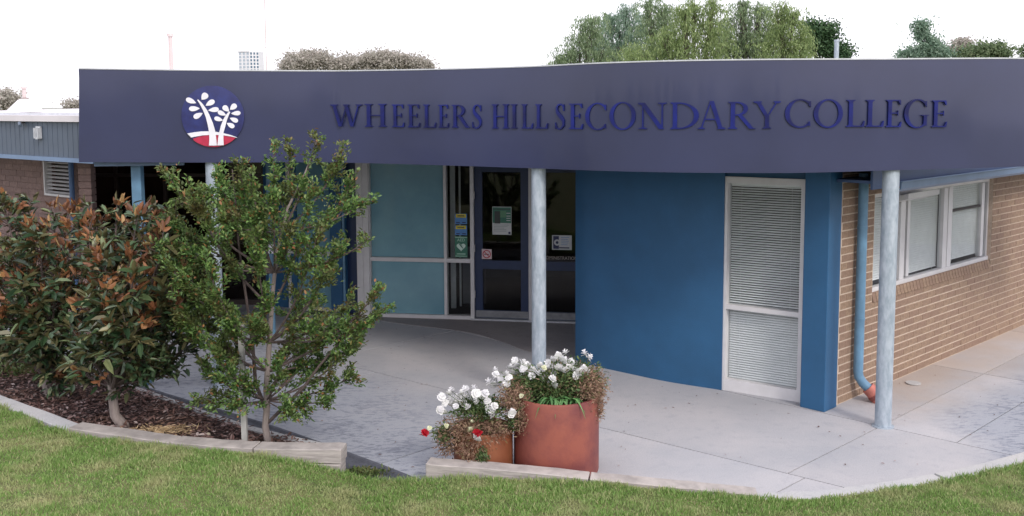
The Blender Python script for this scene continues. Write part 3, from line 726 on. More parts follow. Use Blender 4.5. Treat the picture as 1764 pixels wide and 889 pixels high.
# door frame posts
p0 = S(df, 814.5); p1 = S(df, 914.5); p2 = S(df, 993)
MB().box(p0 - .028, p0 + .028, -.1, .045, 0, HT, df).build('door_jamb', M['white'], bld)
MB().box(p1 - .028, p1 + .028, -.1, .045, 0, HT, df).build('door_jamb', M['white'], bld)
MB().box(p0 - .03, p2 + .3, -.12, .06, .006, .03, df).build('threshold', M['alu'], bld)
MB().box(p0 + .03, p2 + .2, -.1, .03, 2.35, HT, df).build('door_head', M['bluedk'], bld)
zk = Z(df, 860, 535); zm0 = Z(df, 860, 464); zm1 = Z(df, 860, 449)
for (a, b) in ((p0 + .032, p1 - .032), (p1 + .032, p1 + .032 + (p1 - p0) - .064)):
    d_ = MB(); st_ = .12
    d_.box(a, a + st_, -.06, 0, .035, 2.34, df).box(b - st_, b, -.06, 0, .035, 2.34, df)
    d_.box(a + st_, b - st_, -.06, -.001, .035, zk, df).box(a + st_, b - st_, -.06, -.001, zm0, zm1, df).box(a + st_, b - st_, -.06, -.001, 2.25, 2.34, df)
    dd = d_.build('door', M['bluedk'], bld)
    MB().box(a + st_, b - st_, -.034, -.028, zk, zm0, df).build('pane', M['dglass'], dd)
    MB().box(a + st_, b - st_, -.034, -.028, zm1, 2.25, df).build('pane', M['dglass'], dd)
    MB().box(a + .01, b - .01, .001, .006, .045, zk - .005, df).build('kick_plate', M['kick'], dd)
for zz_ in (.35, 1.05, 1.85): MB().tube([df.w(p0 + .035, .05, zz_), df.w(p0 + .035, .05, zz_ + .11)], .014, 8).build('hinge', M['white'], bld)
# interior behind the entrance: floor, back wall, a white inner door frame
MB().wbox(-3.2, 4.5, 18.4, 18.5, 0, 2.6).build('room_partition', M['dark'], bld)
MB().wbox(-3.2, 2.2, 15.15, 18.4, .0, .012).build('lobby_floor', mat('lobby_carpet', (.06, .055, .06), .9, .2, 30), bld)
i0 = aty(783, 540, 15.6); MB().wbox(i0.x - .05, i0.x + .03, 15.55, 15.63, .012, 2.6).wbox(i0.x + .08, i0.x + .11, 15.7, 15.74, .012, 2.6).build('inner_door_frame', M['alu'], bld)
MB().wbox(i0.x + .12, i0.x + .5, 15.9, 15.93, .012, .95).build('reception_panel', mat('reception_grey', (.20, .22, .25), .6, .1), bld)
# --- facade to the left of the entrance, seen between the leaves
lf = Fr((-3.42, 15.62), (-2.36, 15.10))
MB().box(S(lf, 597), S(lf, 617.5), -.12, -.02, 0, HT, lf).build('wall_strip', M['bluedk'], bld)
MB().box(S(lf, 577), S(lf, 597), -.12, .12, 0, HT, lf).build('blue_column', M['blue'], bld)
wl_ = MB(); a, b = S(lf, 502), S(lf, 577)
zt2 = Z(lf, 560, 437)
wl_.box(a - .05, a, -.08, .03, 0, HT, lf).box(a, b, -.08, .03, 0, .06, lf).box(a, b, -.08, .028, zt2 - .03, zt2 + .03, lf).box(a, b, -.08, .03, HT - .1, HT, lf)
wo2 = wl_.build('window_frame', M['white'], bld)
MB().box(a + .001, b - .001, -.045, -.035, .061, zt2 - .031, lf).build('frosted_pane', M['teal'], wo2)
MB().box(a + .001, b - .001, -.045, -.035, zt2 + .031, HT - .101, lf).build('frosted_pane', M['teal'], wo2)
lf2 = Fr((-4.02, 15.9), (-3.45, 15.63)); MB().box(0, lf2.len, -.15, 0, 0, HT, lf2).build('porch_side_wall', M['blue'], bld)
# dark glazed lobby wall further left
gf = Fr((-9.0, 16.4), (-4.02, 15.95))
gw = MB(); n_b = 6
for i in range(n_b + 1): s_ = gf.len * i / n_b; gw.box(s_ - .025, s_ + .025, -.08, .02, .08, HT, gf)
gw.box(0, gf.len, -.08, .018, 0, .079, gf).box(0, gf.len, -.078, .017, 2.1, 2.15, gf)
gwo = gw.build('window_frame', mat('bronze_frame', (.05, .035, .03), .5, .1), bld)
for i in range(n_b):
    s_ = gf.len * i / n_b; s2 = gf.len * (i + 1) / n_b
    MB().box(s_ + .026, s2 - .026, -.04, -.034, .08, 2.099, gf).build('pane', M['dglass'], gwo)
    MB().box(s_ + .026, s2 - .026, -.04, -.034, 2.151, HT, gf).build('pane', M['dglass'], gwo)
MB().wbox(-9.5, -3.5, 18.4, 18.5, 0, 2.62).build('room_partition', M['brown'], bld)
MB().wbox(-9.5, -3.3, 16.5, 18.4, 0, .012).build('lobby_floor', M['brown'], bld)
MB().wbox(-9.6, 9.4, 20.8, 20.95, 0, 3.0).build('rear_wall', M['brickp'], bld)

# --- posts
def post(x, y, r_, m, square=False, zb=0):
    if square: return MB().wbox(x - r_, x + r_, y - r_, y + r_, zb, 2.63).build('canopy_post', m, bld, bevel=.004)
    o = MB().tube([(x, y, zb + .012), (x, y, 1.3), (x, y, 2.63)], r_, 28).build('canopy_post', m, bld, smooth=True)
    MB().tube([(x, y, zb), (x, y, zb + .011)], r_ * 1.35, 24).build('base_plate', m, o); return o
post(-3.42, 11.24, .073, M['galv']); post(.285, 10.50, .078, M['galv']); post(3.735, 9.70, .080, M['galv'])
c = aty(241, 400, 11.35); post(c.x, 11.35, .055, M['bluelt'], True)
c = aty(465, 380, 13.9); MB().tube([(c.x, 13.9, 0), (c.x, 13.9, 2.63)], .04, 14).build('canopy_post', M['bluelt'], bld, smooth=True)
c = aty(592, 380, 14.9); MB().tube([(c.x, 14.85, 0), (c.x, 14.85, 2.63)], .02, 10).build('conduit', M['bluelt'], bld, smooth=True)
# white notice on the thin blue post
c = aty(467, 430, 13.8); nt_ = MB().wbox(c.x - .05, c.x + .05, 13.83, 13.85, c.z - .06, c.z + .07).build('notice', M['white_e']); tag(nt_, 'small white notice fixed to the thin blue post behind the leafy tree', 'notice')

# ================================================================== SIGN LETTERING (mounted on the fascia)
T_, t_, h_ = .15, .05, .155
def R4(x0, y0, x1, y1): return [((x0, y0), (x1, y0)), ((x0, y1), (x1, y1))]
def SB(c, w=T_, h=h_): return [((c - h, 0), (c + h, 0)), ((c - h, .03), (c + h, .03)), ((c - w / 2, .075), (c + w / 2, .075))]
def ST(c, w=T_, h=h_): return [((c - h, 1), (c + h, 1)), ((c - h, .97), (c + h, .97)), ((c - w / 2, .925), (c + w / 2, .925))]
def DG(x0, y0, x1, y1, w): return [((x0 - w / 2, y0), (x0 + w / 2, y0)), ((x1 - w / 2, y1), (x1 + w / 2, y1))]
def RG(cx, cy, rx, ry, ix, iy, a0, a1, dx=0, n=26):
    r = []
    for i in range(n + 1):
        a = math.radians(a0 + (a1 - a0) * i / n); r.append(((cx + rx * math.cos(a), cy + ry * math.sin(a)), (cx + dx + ix * math.cos(a), cy + iy * math.sin(a))))
    return r
def TMN(x, y0, y1): return [((x - .10, y0), (x + .005, y0)), ((x - .012, y1), (x + .02, y1))]
stem = lambda c, w=T_: R4(c - w / 2, .0, c + w / 2, 1)
def glyph(ch):
    if ch == 'H': return .9, [stem(.17), stem(.73), R4(.2, .47, .7, .52), SB(.17), SB(.73), ST(.17), ST(.73)]
    if ch == 'I': return .34, [stem(.17), SB(.17), ST(.17)]
    if ch == 'L': return .68, [stem(.17), SB(.17), ST(.17), R4(.2, .0, .66, .045), TMN(.66, .04, .22)]
    if ch == 'E': return .68, [stem(.17), SB(.17), ST(.17), R4(.2, .0, .64, .045), TMN(.64, .04, .2), R4(.2, .955, .60, 1), TMN(.60, .96, .82), R4(.2, .49, .5, .535), R4(.48, .42, .51, .61)]
    if ch == 'W': return 1.42, [DG(.14, 1, .42, .0, .15), DG(.44, .0, .70, .98, .06), DG(.66, 1, .94, .0, .15), DG(.96, .0, 1.24, 1, .06), ST(.15, .17), ST(1.25, .1, .14), ST(.68, .17, .12)]
    if ch == 'N': return 1.06, [R4(.15, 0, .205, 1), DG(.15, 1, .84, 0, .18), R4(.83, 0, .885, 1), SB(.18, .06, .15), ST(.86, .06, .15), ST(.12, .16, .11)]
    if ch == 'D': return .98, [stem(.17), SB(.17), ST(.17), RG(.30, .5, .68, .5, .51, .45, -90, 90), R4(.2, 0, .31, .05), R4(.2, .95, .31, 1)]
    if ch == 'A': return 1.02, [DG(.13, 0, .46, 1, .055), DG(.84, 0, .50, 1.02, .16), R4(.25, .33, .70, .38), SB(.14, .06, .13), SB(.86, .16, .15)]
    if ch == 'R': return .92, [stem(.17), SB(.17), ST(.17), RG(.30, .745, .37, .255, .22, .205, -90, 90), R4(.2, .49, .31, .535), R4(.2, .955, .31, 1), DG(.40, .51, .80, .0, .16), [((.72, 0), (.93, 0)), ((.76, .03), (.93, .025))]]
    if ch == 'Y': return .98, [DG(.15, 1, .49, .44, .155), DG(.85, 1, .52, .46, .06), R4(.42, .0, .57, .46), SB(.495), ST(.15, .16), ST(.85, .08, .13)]
    if ch == 'O': return 1.06, [RG(.53, .5, .52, .52, .36, .47, 0, 360, n=40)]
    if ch == 'C': return .92, [RG(.52, .5, .52, .52, .37, .47, 48, 312, .015, n=32), [((.80, .80), (.89, .72)), ((.83, .93), (.885, .95))], [((.83, .07), (.885, .05)), ((.80, .20), (.87, .22))]]
    if ch == 'G': return .98, [RG(.52, .5, .52, .52, .37, .47, 48, 312, .015, n=32), [((.80, .80), (.89, .72)), ((.83, .93), (.885, .95))], R4(.77, .07, .90, .42), R4(.68, .42, .97, .455)]
    if ch == 'S':
        pth = [(.60, .80), (.54, .91), (.40, .975), (.25, .94), (.155, .83), (.17, .69), (.30, .57), (.47, .46), (.585, .33), (.58, .17), (.46, .06), (.30, .02), (.17, .06), (.085, .20)]
        wd = [.035, .045, .05, .075, .12, .15, .165, .17, .155, .12, .075, .05, .045, .035]; r = []
        for i, (x, y) in enumerate(pth):
            a = pth[max(0, i - 1)]; b = pth[min(len(pth) - 1, i + 1)]; dx, dy = b[0] - a[0], b[1] - a[1]; l = math.hypot(dx, dy); nx, ny = -dy / l * wd[i] / 2, dx / l * wd[i] / 2
            r.append(((x + nx, y + ny), (x - nx, y - ny)))
        return .72, [r, R4(.585, .72, .625, .97), R4(.06, .03, .10, .28)]
def extrude_strips(strips, fmap, n0, n1):
    """fmap(u, v, n) -> world; each strip a closed solid"""
    mb = MB()
    for si, st in enumerate(strips):
        nn = n1 + si * .0005; vs = []
        for l, r in st: vs += [fmap(*l, nn), fmap(*r, nn), fmap(*r, n0), fmap(*l, n0)]
        k = len(st); fs = [(0, 1, 2, 3), tuple((k - 1) * 4 + j for j in (3, 2, 1, 0))]
        for i in range(k - 1):
            for j in range(4): fs.append((i * 4 + j, (i + 1) * 4 + j, (i + 1) * 4 + (j + 1) % 4, i * 4 + (j + 1) % 4))
        mb.add(vs, fs)
    return mb
def fixn(o):
    bm = bmesh.new(); bm.from_mesh(o.data); bmesh.ops.recalc_face_normals(bm, faces=bm.faces); bm.to_mesh(o.data); bm.free(); return o
def fascia_hit(x, y):
    """where a sight line meets the curved fascia"""
    d = ray(x, y); best = None
    for i in range(nF - 1):
        a, b = fbc[i], fbc[i + 1]; ex, ey = b.x - a.x, b.y - a.y
        den = d.x * ey - d.y * ex
        if abs(den) < 1e-9: continue
        t = (a.x * ey - a.y * ex) / den; u = (a.x * d.y - a.y * d.x) / den
        if -1e-6 <= u <= 1 + 1e-6 and t > 0: return Vector((d.x * t, d.y * t, EYE + d.z * t))
letters = [('W', 571, 626, 180, 218), ('H', 629, 667, 179, 218.5), ('E', 676, 698, 180, 219), ('E', 703, 725, 180, 219.5), ('L', 730, 752, 180, 220), ('E', 756, 774.5, 180.5, 220), ('R', 779, 810, 180.5, 220), ('S', 813, 832, 180, 222),
           ('H', 848, 878, 179.5, 221.5), ('I', 881, 892, 179.5, 221.5), ('L', 899, 919, 179.5, 221.5), ('L', 923, 944.5, 179.5, 221.5),
           ('S', 956, 975, 178.5, 223.5), ('E', 981, 1006, 178.5, 222.5), ('C', 1009, 1046, 178, 223.5), ('O', 1050, 1096, 176.5, 223), ('N', 1099, 1151, 177, 222.5), ('D', 1154, 1204, 176.5, 222.5), ('A', 1201.5, 1250, 175, 222.5), ('R', 1253, 1301, 175.5, 222), ('Y', 1297, 1344, 174.5, 221.5),
           ('C', 1351, 1397, 171.5, 219.5), ('O', 1400, 1451, 171.5, 219.5), ('L', 1456, 1488, 172, 218.5), ('L', 1489, 1521, 172, 218.5), ('E', 1524, 1552, 172, 219), ('G', 1555.5, 1598, 171.5, 220), ('E', 1603, 1630, 173, 219)]
c0 = fascia_hit(1100, 200)
sign = thing('wall_lettering', 'raised blue serif capitals spelling WHEELERS HILL SECONDARY COLLEGE on the curved fascia', 'sign', (c0.x, c0.y, 2.97))
for ch, xa, xb, yt_, yb_ in letters:
    A = fascia_hit(xa, yb_); B = fascia_hit(xb, yb_); C_ = fascia_hit((xa + xb) / 2, yt_); zb_ = (A.z + B.z) / 2; zt_ = C_.z
    f_ = Fr(A, B); wd_, strips = glyph(ch); sx = f_.len / wd_; hz = zt_ - zb_
    o = extrude_strips(strips, lambda u, v, n: f_.w(u * sx, n, zb_ + v * hz), .004, .016).build('letter', M['letter'], sign); fixn(o)

# ================================================================== EMBLEM
ec = fascia_hit(367, 200.5); el = fascia_hit(313, 200.5); er_ = fascia_hit(421, 200.5); ef_ = Fr(el, er_); ER = ef_.len / 2
emb = thing('emblem_sign', 'round school emblem with two white trees on navy above a red ground', 'sign', (ec.x, ec.y, ec.z - ER))
def EM(u, v, n): return ef_.w(ER + u * ER, n, ec.z + v * ER)
def disc(poly, n0, n1, name, m):
    k = len(poly); vs = [EM(u, v, n1) for u, v in poly] + [EM(u, v, n0) for u, v in poly]
    fs = [tuple(range(k)), tuple(range(2 * k - 1, k - 1, -1))] + [(i, k + i, k + (i + 1) % k, (i + 1) % k) for i in range(k)]
    return fixn(MB().add(vs, fs).build(name, m, emb))
disc([(math.cos(2 * PI * i / 64), math.sin(2 * PI * i / 64)) for i in range(64)], .004, .022, 'disc', M['navy'])
C2 = lambda px, py: ((px - 425) / 345, (440 - py) / 345)
# red field and white hill band
top = [C2(*p) for p in [(200, 690), (260, 668), (330, 655), (400, 650), (470, 652), (540, 658), (610, 668), (672, 684)]]
b0, b1 = math.radians(-47), math.radians(-133)
redp = top + [(1.0 * math.cos(b0 + (b1 - b0) * i / 20), 1.0 * math.sin(b0 + (b1 - b0) * i / 20)) for i in range(1, 20)]
disc(redp, .0225, .028, 'red_ground', M['red_e'])
up = [C2(*p) for p in [(140, 630), (220, 616), (300, 608), (380, 607), (460, 614), (540, 630), (620, 652), (690, 680)]]
lo = [C2(*p) for p in [(182, 676), (240, 664), (310, 653), (380, 649), (460, 649), (540, 655), (610, 666), (680, 682)]]
fixn(extrude_strips([list(zip(up, lo))], EM, .0285, .033).build('white_hill', M['white_e'], emb))
t1 = [((262, 255), (275, 250)), ((290, 300), (322, 300)), ((325, 375), (368, 370)), ((352, 450), (398, 440)), ((370, 540), (428, 520)), ((382, 620), (448, 600)), ((382, 700), (458, 700)), ((375, 768), (462, 768))]
t2 = [((608, 385), (622, 392)), ((580, 415), (608, 420)), ((545, 470), (582, 480)), ((515, 540), (560, 560)), ((496, 610), (540, 620)), ((478, 690), (536, 700)), ((468, 768), (538, 765))]
for tr in (t1, t2): fixn(extrude_strips([[(C2(*a), C2(*b)) for a, b in tr]], EM, .0335, .039).build('tree_trunk', M['white_e'], emb))
for (bx_, by_, cx_, cy_, ln, wd_) in [(248, 290, 190, 264, 118, 66), (310, 252, 345, 212, 92, 84), (352, 318, 408, 286, 112, 68), (378, 372, 440, 365, 118, 64), (286, 350, 225, 352, 118, 66), (316, 402, 262, 430, 112, 68),
                                      (606, 386, 568, 348, 88, 70), (618, 366, 660, 330, 92, 70), (572, 428, 524, 405, 98, 60), (628, 410, 680, 406, 106, 58), (536, 486, 488, 471, 98, 58), (612, 458, 660, 480, 98, 60), (578, 516, 622, 542, 94, 62)]:
    dx, dy = cx_ - bx_, cy_ - by_; l = math.hypot(dx, dy); dx /= l; dy /= l; P2 = []
    for i in range(18):
        a = 2 * PI * i / 18; q = (1 - math.cos(a)) / 2; along = q * ln; wv = math.sin(a) * wd_ / 2 * (q ** .45) * 1.12
        P2.append(C2(bx_ + dx * along - dy * wv, by_ + dy * along + dx * wv))
    disc(P2, .0225, .030, 'leaf', M['white_e'])

# ================================================================== NOTICES ON THE DOORS
def plate(fr, x0, y0, x1, y1, n, name, label, cat, m, thick=.004):
    a, z1 = fr.hit(x0, y0, n); b, _ = fr.hit(x1, y0, n); z0 = fr.hit(x0, y1, n)[1]
    o = MB().box(a, b, n, n + thick, z0, z1, fr).build(name, m); tag(o, label, cat)
    return o, a, b, z0, z1
def patch(fr, par, rect, n, u0, v0, u1, v1, name, m, lift=.0012):
    a, b, z0, z1 = rect
    return MB().box(a + (b - a) * u0, a + (b - a) * u1, n, n + lift, z0 + (z1 - z0) * v0, z0 + (z1 - z0) * v1, fr).build(name, m, par)
def flat(name, c, r=.5): return mat(name, c, r, .03)
cw, cgr, cnv, cye, cbl, crd, cgd = flat('print_white', (.62, .64, .64)), flat('print_green', (.045, .19, .13)), flat('print_navy', (.02, .03, .10)), flat('print_yellow', (.62, .52, .05)), flat('print_blue', (.09, .25, .55)), flat('print_red', (.5, .04, .07)), flat('print_dark', (.05, .06, .06))
cpk = flat('print_pinkwhite', (.68, .56, .58)); clg = flat('print_pale_green', (.45, .68, .55)); cgn = flat('print_lime', (.12, .30, .17))
n = .002
o, a, b, z0, z1 = plate(df, 848, 356, 881, 404, n, 'poster', 'green poster with white lower half taped to the left door glass', 'poster', cw); r = (a, b, z0, z1); k = n + .0045
patch(df, o, r, k, .02, .42, .98, .98, 'picture', cgr); patch(df, o, r, k + .0015, .12, .40, .42, .84, 'picture_shape', cgd); patch(df, o, r, k + .0015, .4, .62, .72, .86, 'picture_shape', cgn)
for v in (.50, .58, .66, .76): patch(df, o, r, k + .0015, .74, v, .95, v + .025, 'text_line', cw)
patch(df, o, r, k + .0015, .05, .90, .95, .93, 'text_line', cgd)
for i in range(5): patch(df, o, r, k, .08, .34 - i * .055, random.uniform(.6, .92), .355 - i * .055, 'text_line', flat('print_grey', (.3, .36, .36)) if i == 0 else bpy.data.materials['print_grey'])
patch(df, o, r, k, .84, .03, .95, .11, 'logo_mark', cnv)
o, a, b, z0, z1 = plate(df, 830, 429, 847, 446, .003, 'no_smoking_sign', 'small square no smoking sign with red crossed ring on the left door', 'sign', cpk)
def ring_on(fr, par, cx, cz, ro, ri, n, m, name, a0=0, a1=360, seg=28):
    st = [((cx + ro * math.cos(math.radians(q)), cz + ro * math.sin(math.radians(q))), (cx + ri * math.cos(math.radians(q)), cz + ri * math.sin(math.radians(q)))) for q in [a0 + (a1 - a0) * i / seg for i in range(seg + 1)]]
    return fixn(extrude_strips([st], lambda u, v, nn: fr.w(u, nn, v), n, n + .0012).build(name, m, par))
cx, cz, rr = (a + b) / 2, (z0 + z1) / 2, (b - a) * .42
patch(df, o, (a, b, z0, z1), .0075, .25, .44, .72, .52, 'cigarette', cgd); ring_on(df, o, cx, cz, rr, rr * .78, .009, crd, 'red_ring')
fixn(extrude_strips([[((cx - rr * .62, cz + rr * .48), (cx - rr * .48, cz + rr * .62)), ((cx + rr * .48, cz - rr * .62), (cx + rr * .62, cz - rr * .48))]], lambda u, v, nn: df.w(u, nn, v), .0105, .0115).build('red_bar', crd, o))
# access notice on right door
o, a, b, z0, z1 = plate(df, 951, 405, 985, 430, .002, 'access_notice', 'white notice with navy left panel and round C mark on the right door', 'notice', cw); r = (a, b, z0, z1)
patch(df, o, r, .0065, .06, .06, .35, .94, 'navy_panel', cnv); patch(df, o, r, .0065, .36, .10, .88, .18, 'navy_strip', cnv)
ccx, ccz = a + (b - a) * .26, (z0 + z1) / 2; rr = (b - a) * .16
ring_on(df, o, ccx, ccz, rr, rr * .45, .009, cw, 'round_mark'); 
for i in range(5): patch(df, o, r, .0065, .46, .84 - i * .125, random.uniform(.75, .9), .87 - i * .125, 'text_line', cbl)
# side light stickers
n2 = -.033
for (y0, y1, lab) in ((368, 386, 'upper blue and yellow security sticker on the narrow side window'), (388, 405, 'lower blue and yellow security sticker on the narrow side window, above the green one')):
    o, a, b, z0, z1 = plate(ef, 783.5, y0, 804.5, y1, n2, 'sticker', lab, 'sticker', cbl, .002); r = (a, b, z0, z1)
    patch(ef, o, r, n2 + .0025, .08, .62, .92, .97, 'yellow_band', cye); patch(ef, o, r, n2 + .004, .22, .74, .78, .84, 'text_line', cgd)
    patch(ef, o, r, n2 + .0025, .1, .10, .4, .2, 'text_line', cnv); patch(ef, o, r, n2 + .0025, .6, .10, .9, .2, 'text_line', cnv)
o, a, b, z0, z1 = plate(ef, 783.5, 407, 805, 443, n2, 'sticker', 'green AED sticker with white heart on the narrow side window', 'sticker', cgr, .002); r = (a, b, z0, z1)
patch(ef, o, r, n2 + .0025, .02, .94, .98, .97, 'border_line', clg); patch(ef, o, r, n2 + .0025, .02, .04, .98, .07, 'border_line', clg); patch(ef, o, r, n2 + .0025, .15, .14, .85, .18, 'text_line', clg)
hp = []
for i in range(28):
    t = 2 * PI * i / 28; hx = 16 * math.sin(t) ** 3 / 17; hz = (13 * math.cos(t) - 5 * math.cos(2 * t) - 2 * math.cos(3 * t) - math.cos(4 * t)) / 17
    hp.append((a + (b - a) * (.5 + .38 * hx), z0 + (z1 - z0) * (.50 + .22 * hz)))
kk = len(hp); vs = [ef.w(u, n2 + .004, v) for u, v in hp] + [ef.w(u, n2 + .0025, v) for u, v in hp]
fixn(MB().add(vs, [tuple(range(kk)), tuple(range(2 * kk - 1, kk - 1, -1))] + [(i, kk + i, kk + (i + 1) % kk, (i + 1) % kk) for i in range(kk)]).build('heart', flat('print_mint', (.62, .78, .70)), o))
zg = lambda u, v: (a + (b - a) * u, z0 + (z1 - z0) * v)
fixn(extrude_strips([[(zg(.32, .62), zg(.38, .64)), (zg(.52, .50), zg(.60, .54))], [(zg(.42, .56), zg(.48, .58)), (zg(.62, .42), zg(.70, .42))]], lambda u, v, nn: ef.w(u, nn, v), n2 + .0045, n2 + .0055).build('bolt_mark', cgr, o))
def textmesh(txt, size, fr, s_c, n, z, m, par, name, wscale=None):
    cu = bpy.data.curves.new('t', 'FONT'); cu.body = txt; cu.size = size; cu.align_x = 'CENTER'; cu.extrude = .0006
    to = bpy.data.objects.new('t', cu); col.objects.link(to); bpy.context.view_layer.update()
    me = bpy.data.meshes.new_from_object(to); bpy.data.objects.remove(to)
    w0 = max(v.co.x for v in me.vertices) - min(v.co.x for v in me.vertices)
    sx = (wscale / w0) if wscale else 1
    me.materials.clear(); me.materials.append(m)
    o = bpy.data.objects.new(name, me); col.objects.link(o)
    mw = Matrix.Translation(fr.w(s_c, n, z)) @ Matrix.Rotation(fr.ang, 4, 'Z') @ Matrix.Rotation(PI / 2, 4, 'X') @ Matrix.Diagonal((sx, 1, 1, 1))
    if par is None: o.matrix_world = mw; WL[o.name] = mw.translation
    else: o.parent = par; o.matrix_local = Matrix.Translation(-WL[par.name]) @ mw
    return o
textmesh('AED', (z1 - z0) * .2, ef, (a + b) / 2, n2 + .003, z0 + (z1 - z0) * .76, clg, o, 'text')
xa_, zz1 = df.hit(936, 441, 0); xb_, _ = df.hit(994.5, 441, 0); zz0 = df.hit(960, 447.5, 0)[1]
tx = textmesh('ADMINISTRATION', (zz1 - zz0) * 1.35, df, (xa_ + xb_) / 2, -.026, zz0, flat('print_gold', (.36, .31, .27)), None, 'door_lettering', xb_ - xa_)
tag(tx, 'small pale capitals reading ADMINISTRATION across the right door glass', 'lettering')

# ================================================================== LEFT WING
wf0 = aty(-330, 200, 16.0); 
wA = Vector((-6.72, 12.92, 0)); wB = Vector((-5.02, 11.58, 0)); dW = (wB - wA).normalized()
wg = Fr(tuple((wA - dW * 6).xy), tuple((wB + dW * .25).xy)); LW = wg.len
wing = thing('side_wing', 'low brick wing with blue-grey metal fascia and white roof left of the entrance', 'building', tuple((wA).to_tuple()))
zt_a, zb_a = 3.07, 2.60
fm = MB(); fm.box(0, LW, -.05, 0, zb_a, zt_a, wg); nr = int(LW / .12)
for i in range(nr): s_ = i * .12; fm.box(s_, s_ + .008, .0, .003, zb_a + .045, zt_a - .003, wg)
fo2 = fm.build('wing_fascia', M['clad'], wing)
MB().box(0, LW, .0075, .03, zb_a - .01, zb_a + .04, wg).build('fascia_trim', M['gutterblue'], wing)
MB().box(0, LW, -.12, .05, zt_a + .001, zt_a + .075, wg).build('gutter', M['roofw'], wing)
MB().box(-.5, LW + .0, -.55, -.45, zt_a + .03, zt_a + .10, wg).build('roof_step', M['alu'], wing)
rv = [wg.w(-1, -.12, 3.12), wg.w(LW, -.12, 3.12), wg.w(LW, -6.5, 3.24), wg.w(-1, -6.5, 3.24)]
rv2 = [v - Vector((0, 0, .05)) for v in rv]
MB().add(rv + rv2, [(0, 1, 2, 3), (7, 6, 5, 4), (0, 4, 5, 1), (1, 5, 6, 2), (2, 6, 7, 3), (3, 7, 4, 0)]).build('wing_roof', M['roofw'], wing)
MB().box(0, LW, -.9, -.051, 2.62, 2.64, wg).build('eave_soffit', M['white'], wing)
wn = -.9
lx0 = wg.hit(78, 300, wn)[0]; lx1 = wg.hit(126, 300, wn)[0]; lz1 = wg.hit(100, 279, wn)[1]; lz0 = wg.hit(100, 338, wn)[1]
wend = wg.hit(132, 300, wn)[0]
ww = MB(); ww.box(0, lx0, wn - .2, wn - .012, 0, 2.62, wg).box(lx1, wend, wn - .2, wn - .012, 0, 2.62, wg).box(lx0, lx1, wn - .2, wn - .012, 0, lz0, wg).box(lx0, lx1, wn - .2, wn - .012, lz1, 2.62, wg)
wwo = ww.build('brick_wall', M['brickp'], wing)
bs = MB()
for r_ in range(30):
    z = r_ * CH; s_ = -(.12 if r_ % 2 else 0) + LW - 6.5
    while s_ < wend - .02:
        a, b = max(s_, 0), min(s_ + BLN, wend); 
        segs = [(a, b)] if not (z + CH > lz0 and z < lz1) else [(a, min(b, lx0)), (max(a, lx1), b)]
        for a, b in segs:
            if b - a > .03: bs.box(a, b - .006, wn - .05, wn + random.uniform(-.001, .001), z + .009, z + .0855, wg)
        s_ += BLN
bs.build('bricks', M['brickp'], wwo, kind='stuff')
lv = MB(); lv.box(lx0, lx0 + .03, wn - .08, wn + .03, lz0, lz1, wg).box(lx1 - .03, lx1, wn - .08, wn + .03, lz0, lz1, wg).box(lx0 + .03, lx1 - .03, wn - .08, wn + .03, lz0, lz0 + .03, wg)
lvo = lv.build('louvre_window', M['white'], wing)
me = bpy.data.meshes.new('louvre_blade'); Lb = lx1 - lx0 - .065
v = [(x, y, z) for x in (0, Lb) for y, z in ((-.017, -.003), (.017, -.003), (.017, .003), (-.017, .003))]
me.from_pydata(v, [], [(0, 1, 5, 4), (1, 2, 6, 5), (2, 3, 7, 6), (3, 0, 4, 7), (3, 2, 1, 0), (4, 5, 6, 7)]); me.materials.append(M['white'])
nb = 9
for i in range(nb):
    z = lz0 + .05 + (lz1 - lz0 - .06) * i / (nb - 1)
    child_mesh('louvre_blade', me, lvo, Matrix.Translation(wg.w(lx0 + .032, wn - .02, z)) @ Matrix.Rotation(wg.ang, 4, 'Z') @ Matrix.Rotation(math.radians(30), 4, 'X'))
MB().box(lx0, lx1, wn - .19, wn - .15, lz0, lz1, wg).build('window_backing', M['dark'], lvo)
MB().tube([wg.w(wend - .03, wn + .06, .1), wg.w(wend - .03, wn + .06, 2.6)], .035, 10).build('downpipe', mat('pipe_darkblue', (.06, .12, .25), .5, .1), wing, smooth=True)
c = aty(147, 320, 12.2)
pr = MB().wbox(c.x - .065, c.x + .065, 12.21, 12.32, 0, 2.63).build('brick_pier', M['brickp'], bld)
pb = MB()
for r_ in range(30): pb.wbox(c.x - .078, c.x + .078, 12.19, 12.33, r_ * CH + .009, r_ * CH + .083)
pb.build('bricks', M['brickp'], pr, kind='stuff')
# little fittings on the wing fascia
s_, z_ = wg.hit(68, 228, .01); bz = MB()
wv = [wg.w(s_ - .05, .01, z_ + .07), wg.w(s_ + .05, .01, z_ + .07), wg.w(s_ + .04, .01, z_ - .07), wg.w(s_ - .05, .01, z_ - .07)]
vb = MB().box(s_ - .055, s_ + .055, .008, .03, z_ + .055, z_ + .075, wg).box(s_ - .055, s_ - .038, .008, .06, z_ - .075, z_ + .055, wg).box(s_ + .030, s_ + .055, .008, .06, z_ - .075, z_ + .055, wg).box(s_ - .038, s_ + .030, .008, .05, z_ - .085, z_ - .06, wg).box(s_ - .038, s_ + .030, .008, .02, z_ - .06, z_ + .054, wg).build('wall_light', M['alu'])
tag(vb, 'small pale open-fronted box light on the blue-grey fascia of the left wing', 'wall light')
s_, z_ = wg.hit(40, 214, .02); sp = thing('security_camera', 'small dark camera on a bracket under the white gutter of the left wing', 'camera', tuple(wg.w(s_, 0.01, z_)))
MB().box(s_ - .015, s_ + .015, .008, .05, z_ + .01, z_ + .03, wg).build('bracket', M['dark'], sp)
MB().tube([wg.w(s_ - .03, .05, z_ + .015), wg.w(s_ + .045, .08, z_ - .02)], .022, 10).build('housing', M['clad'], sp, smooth=True)
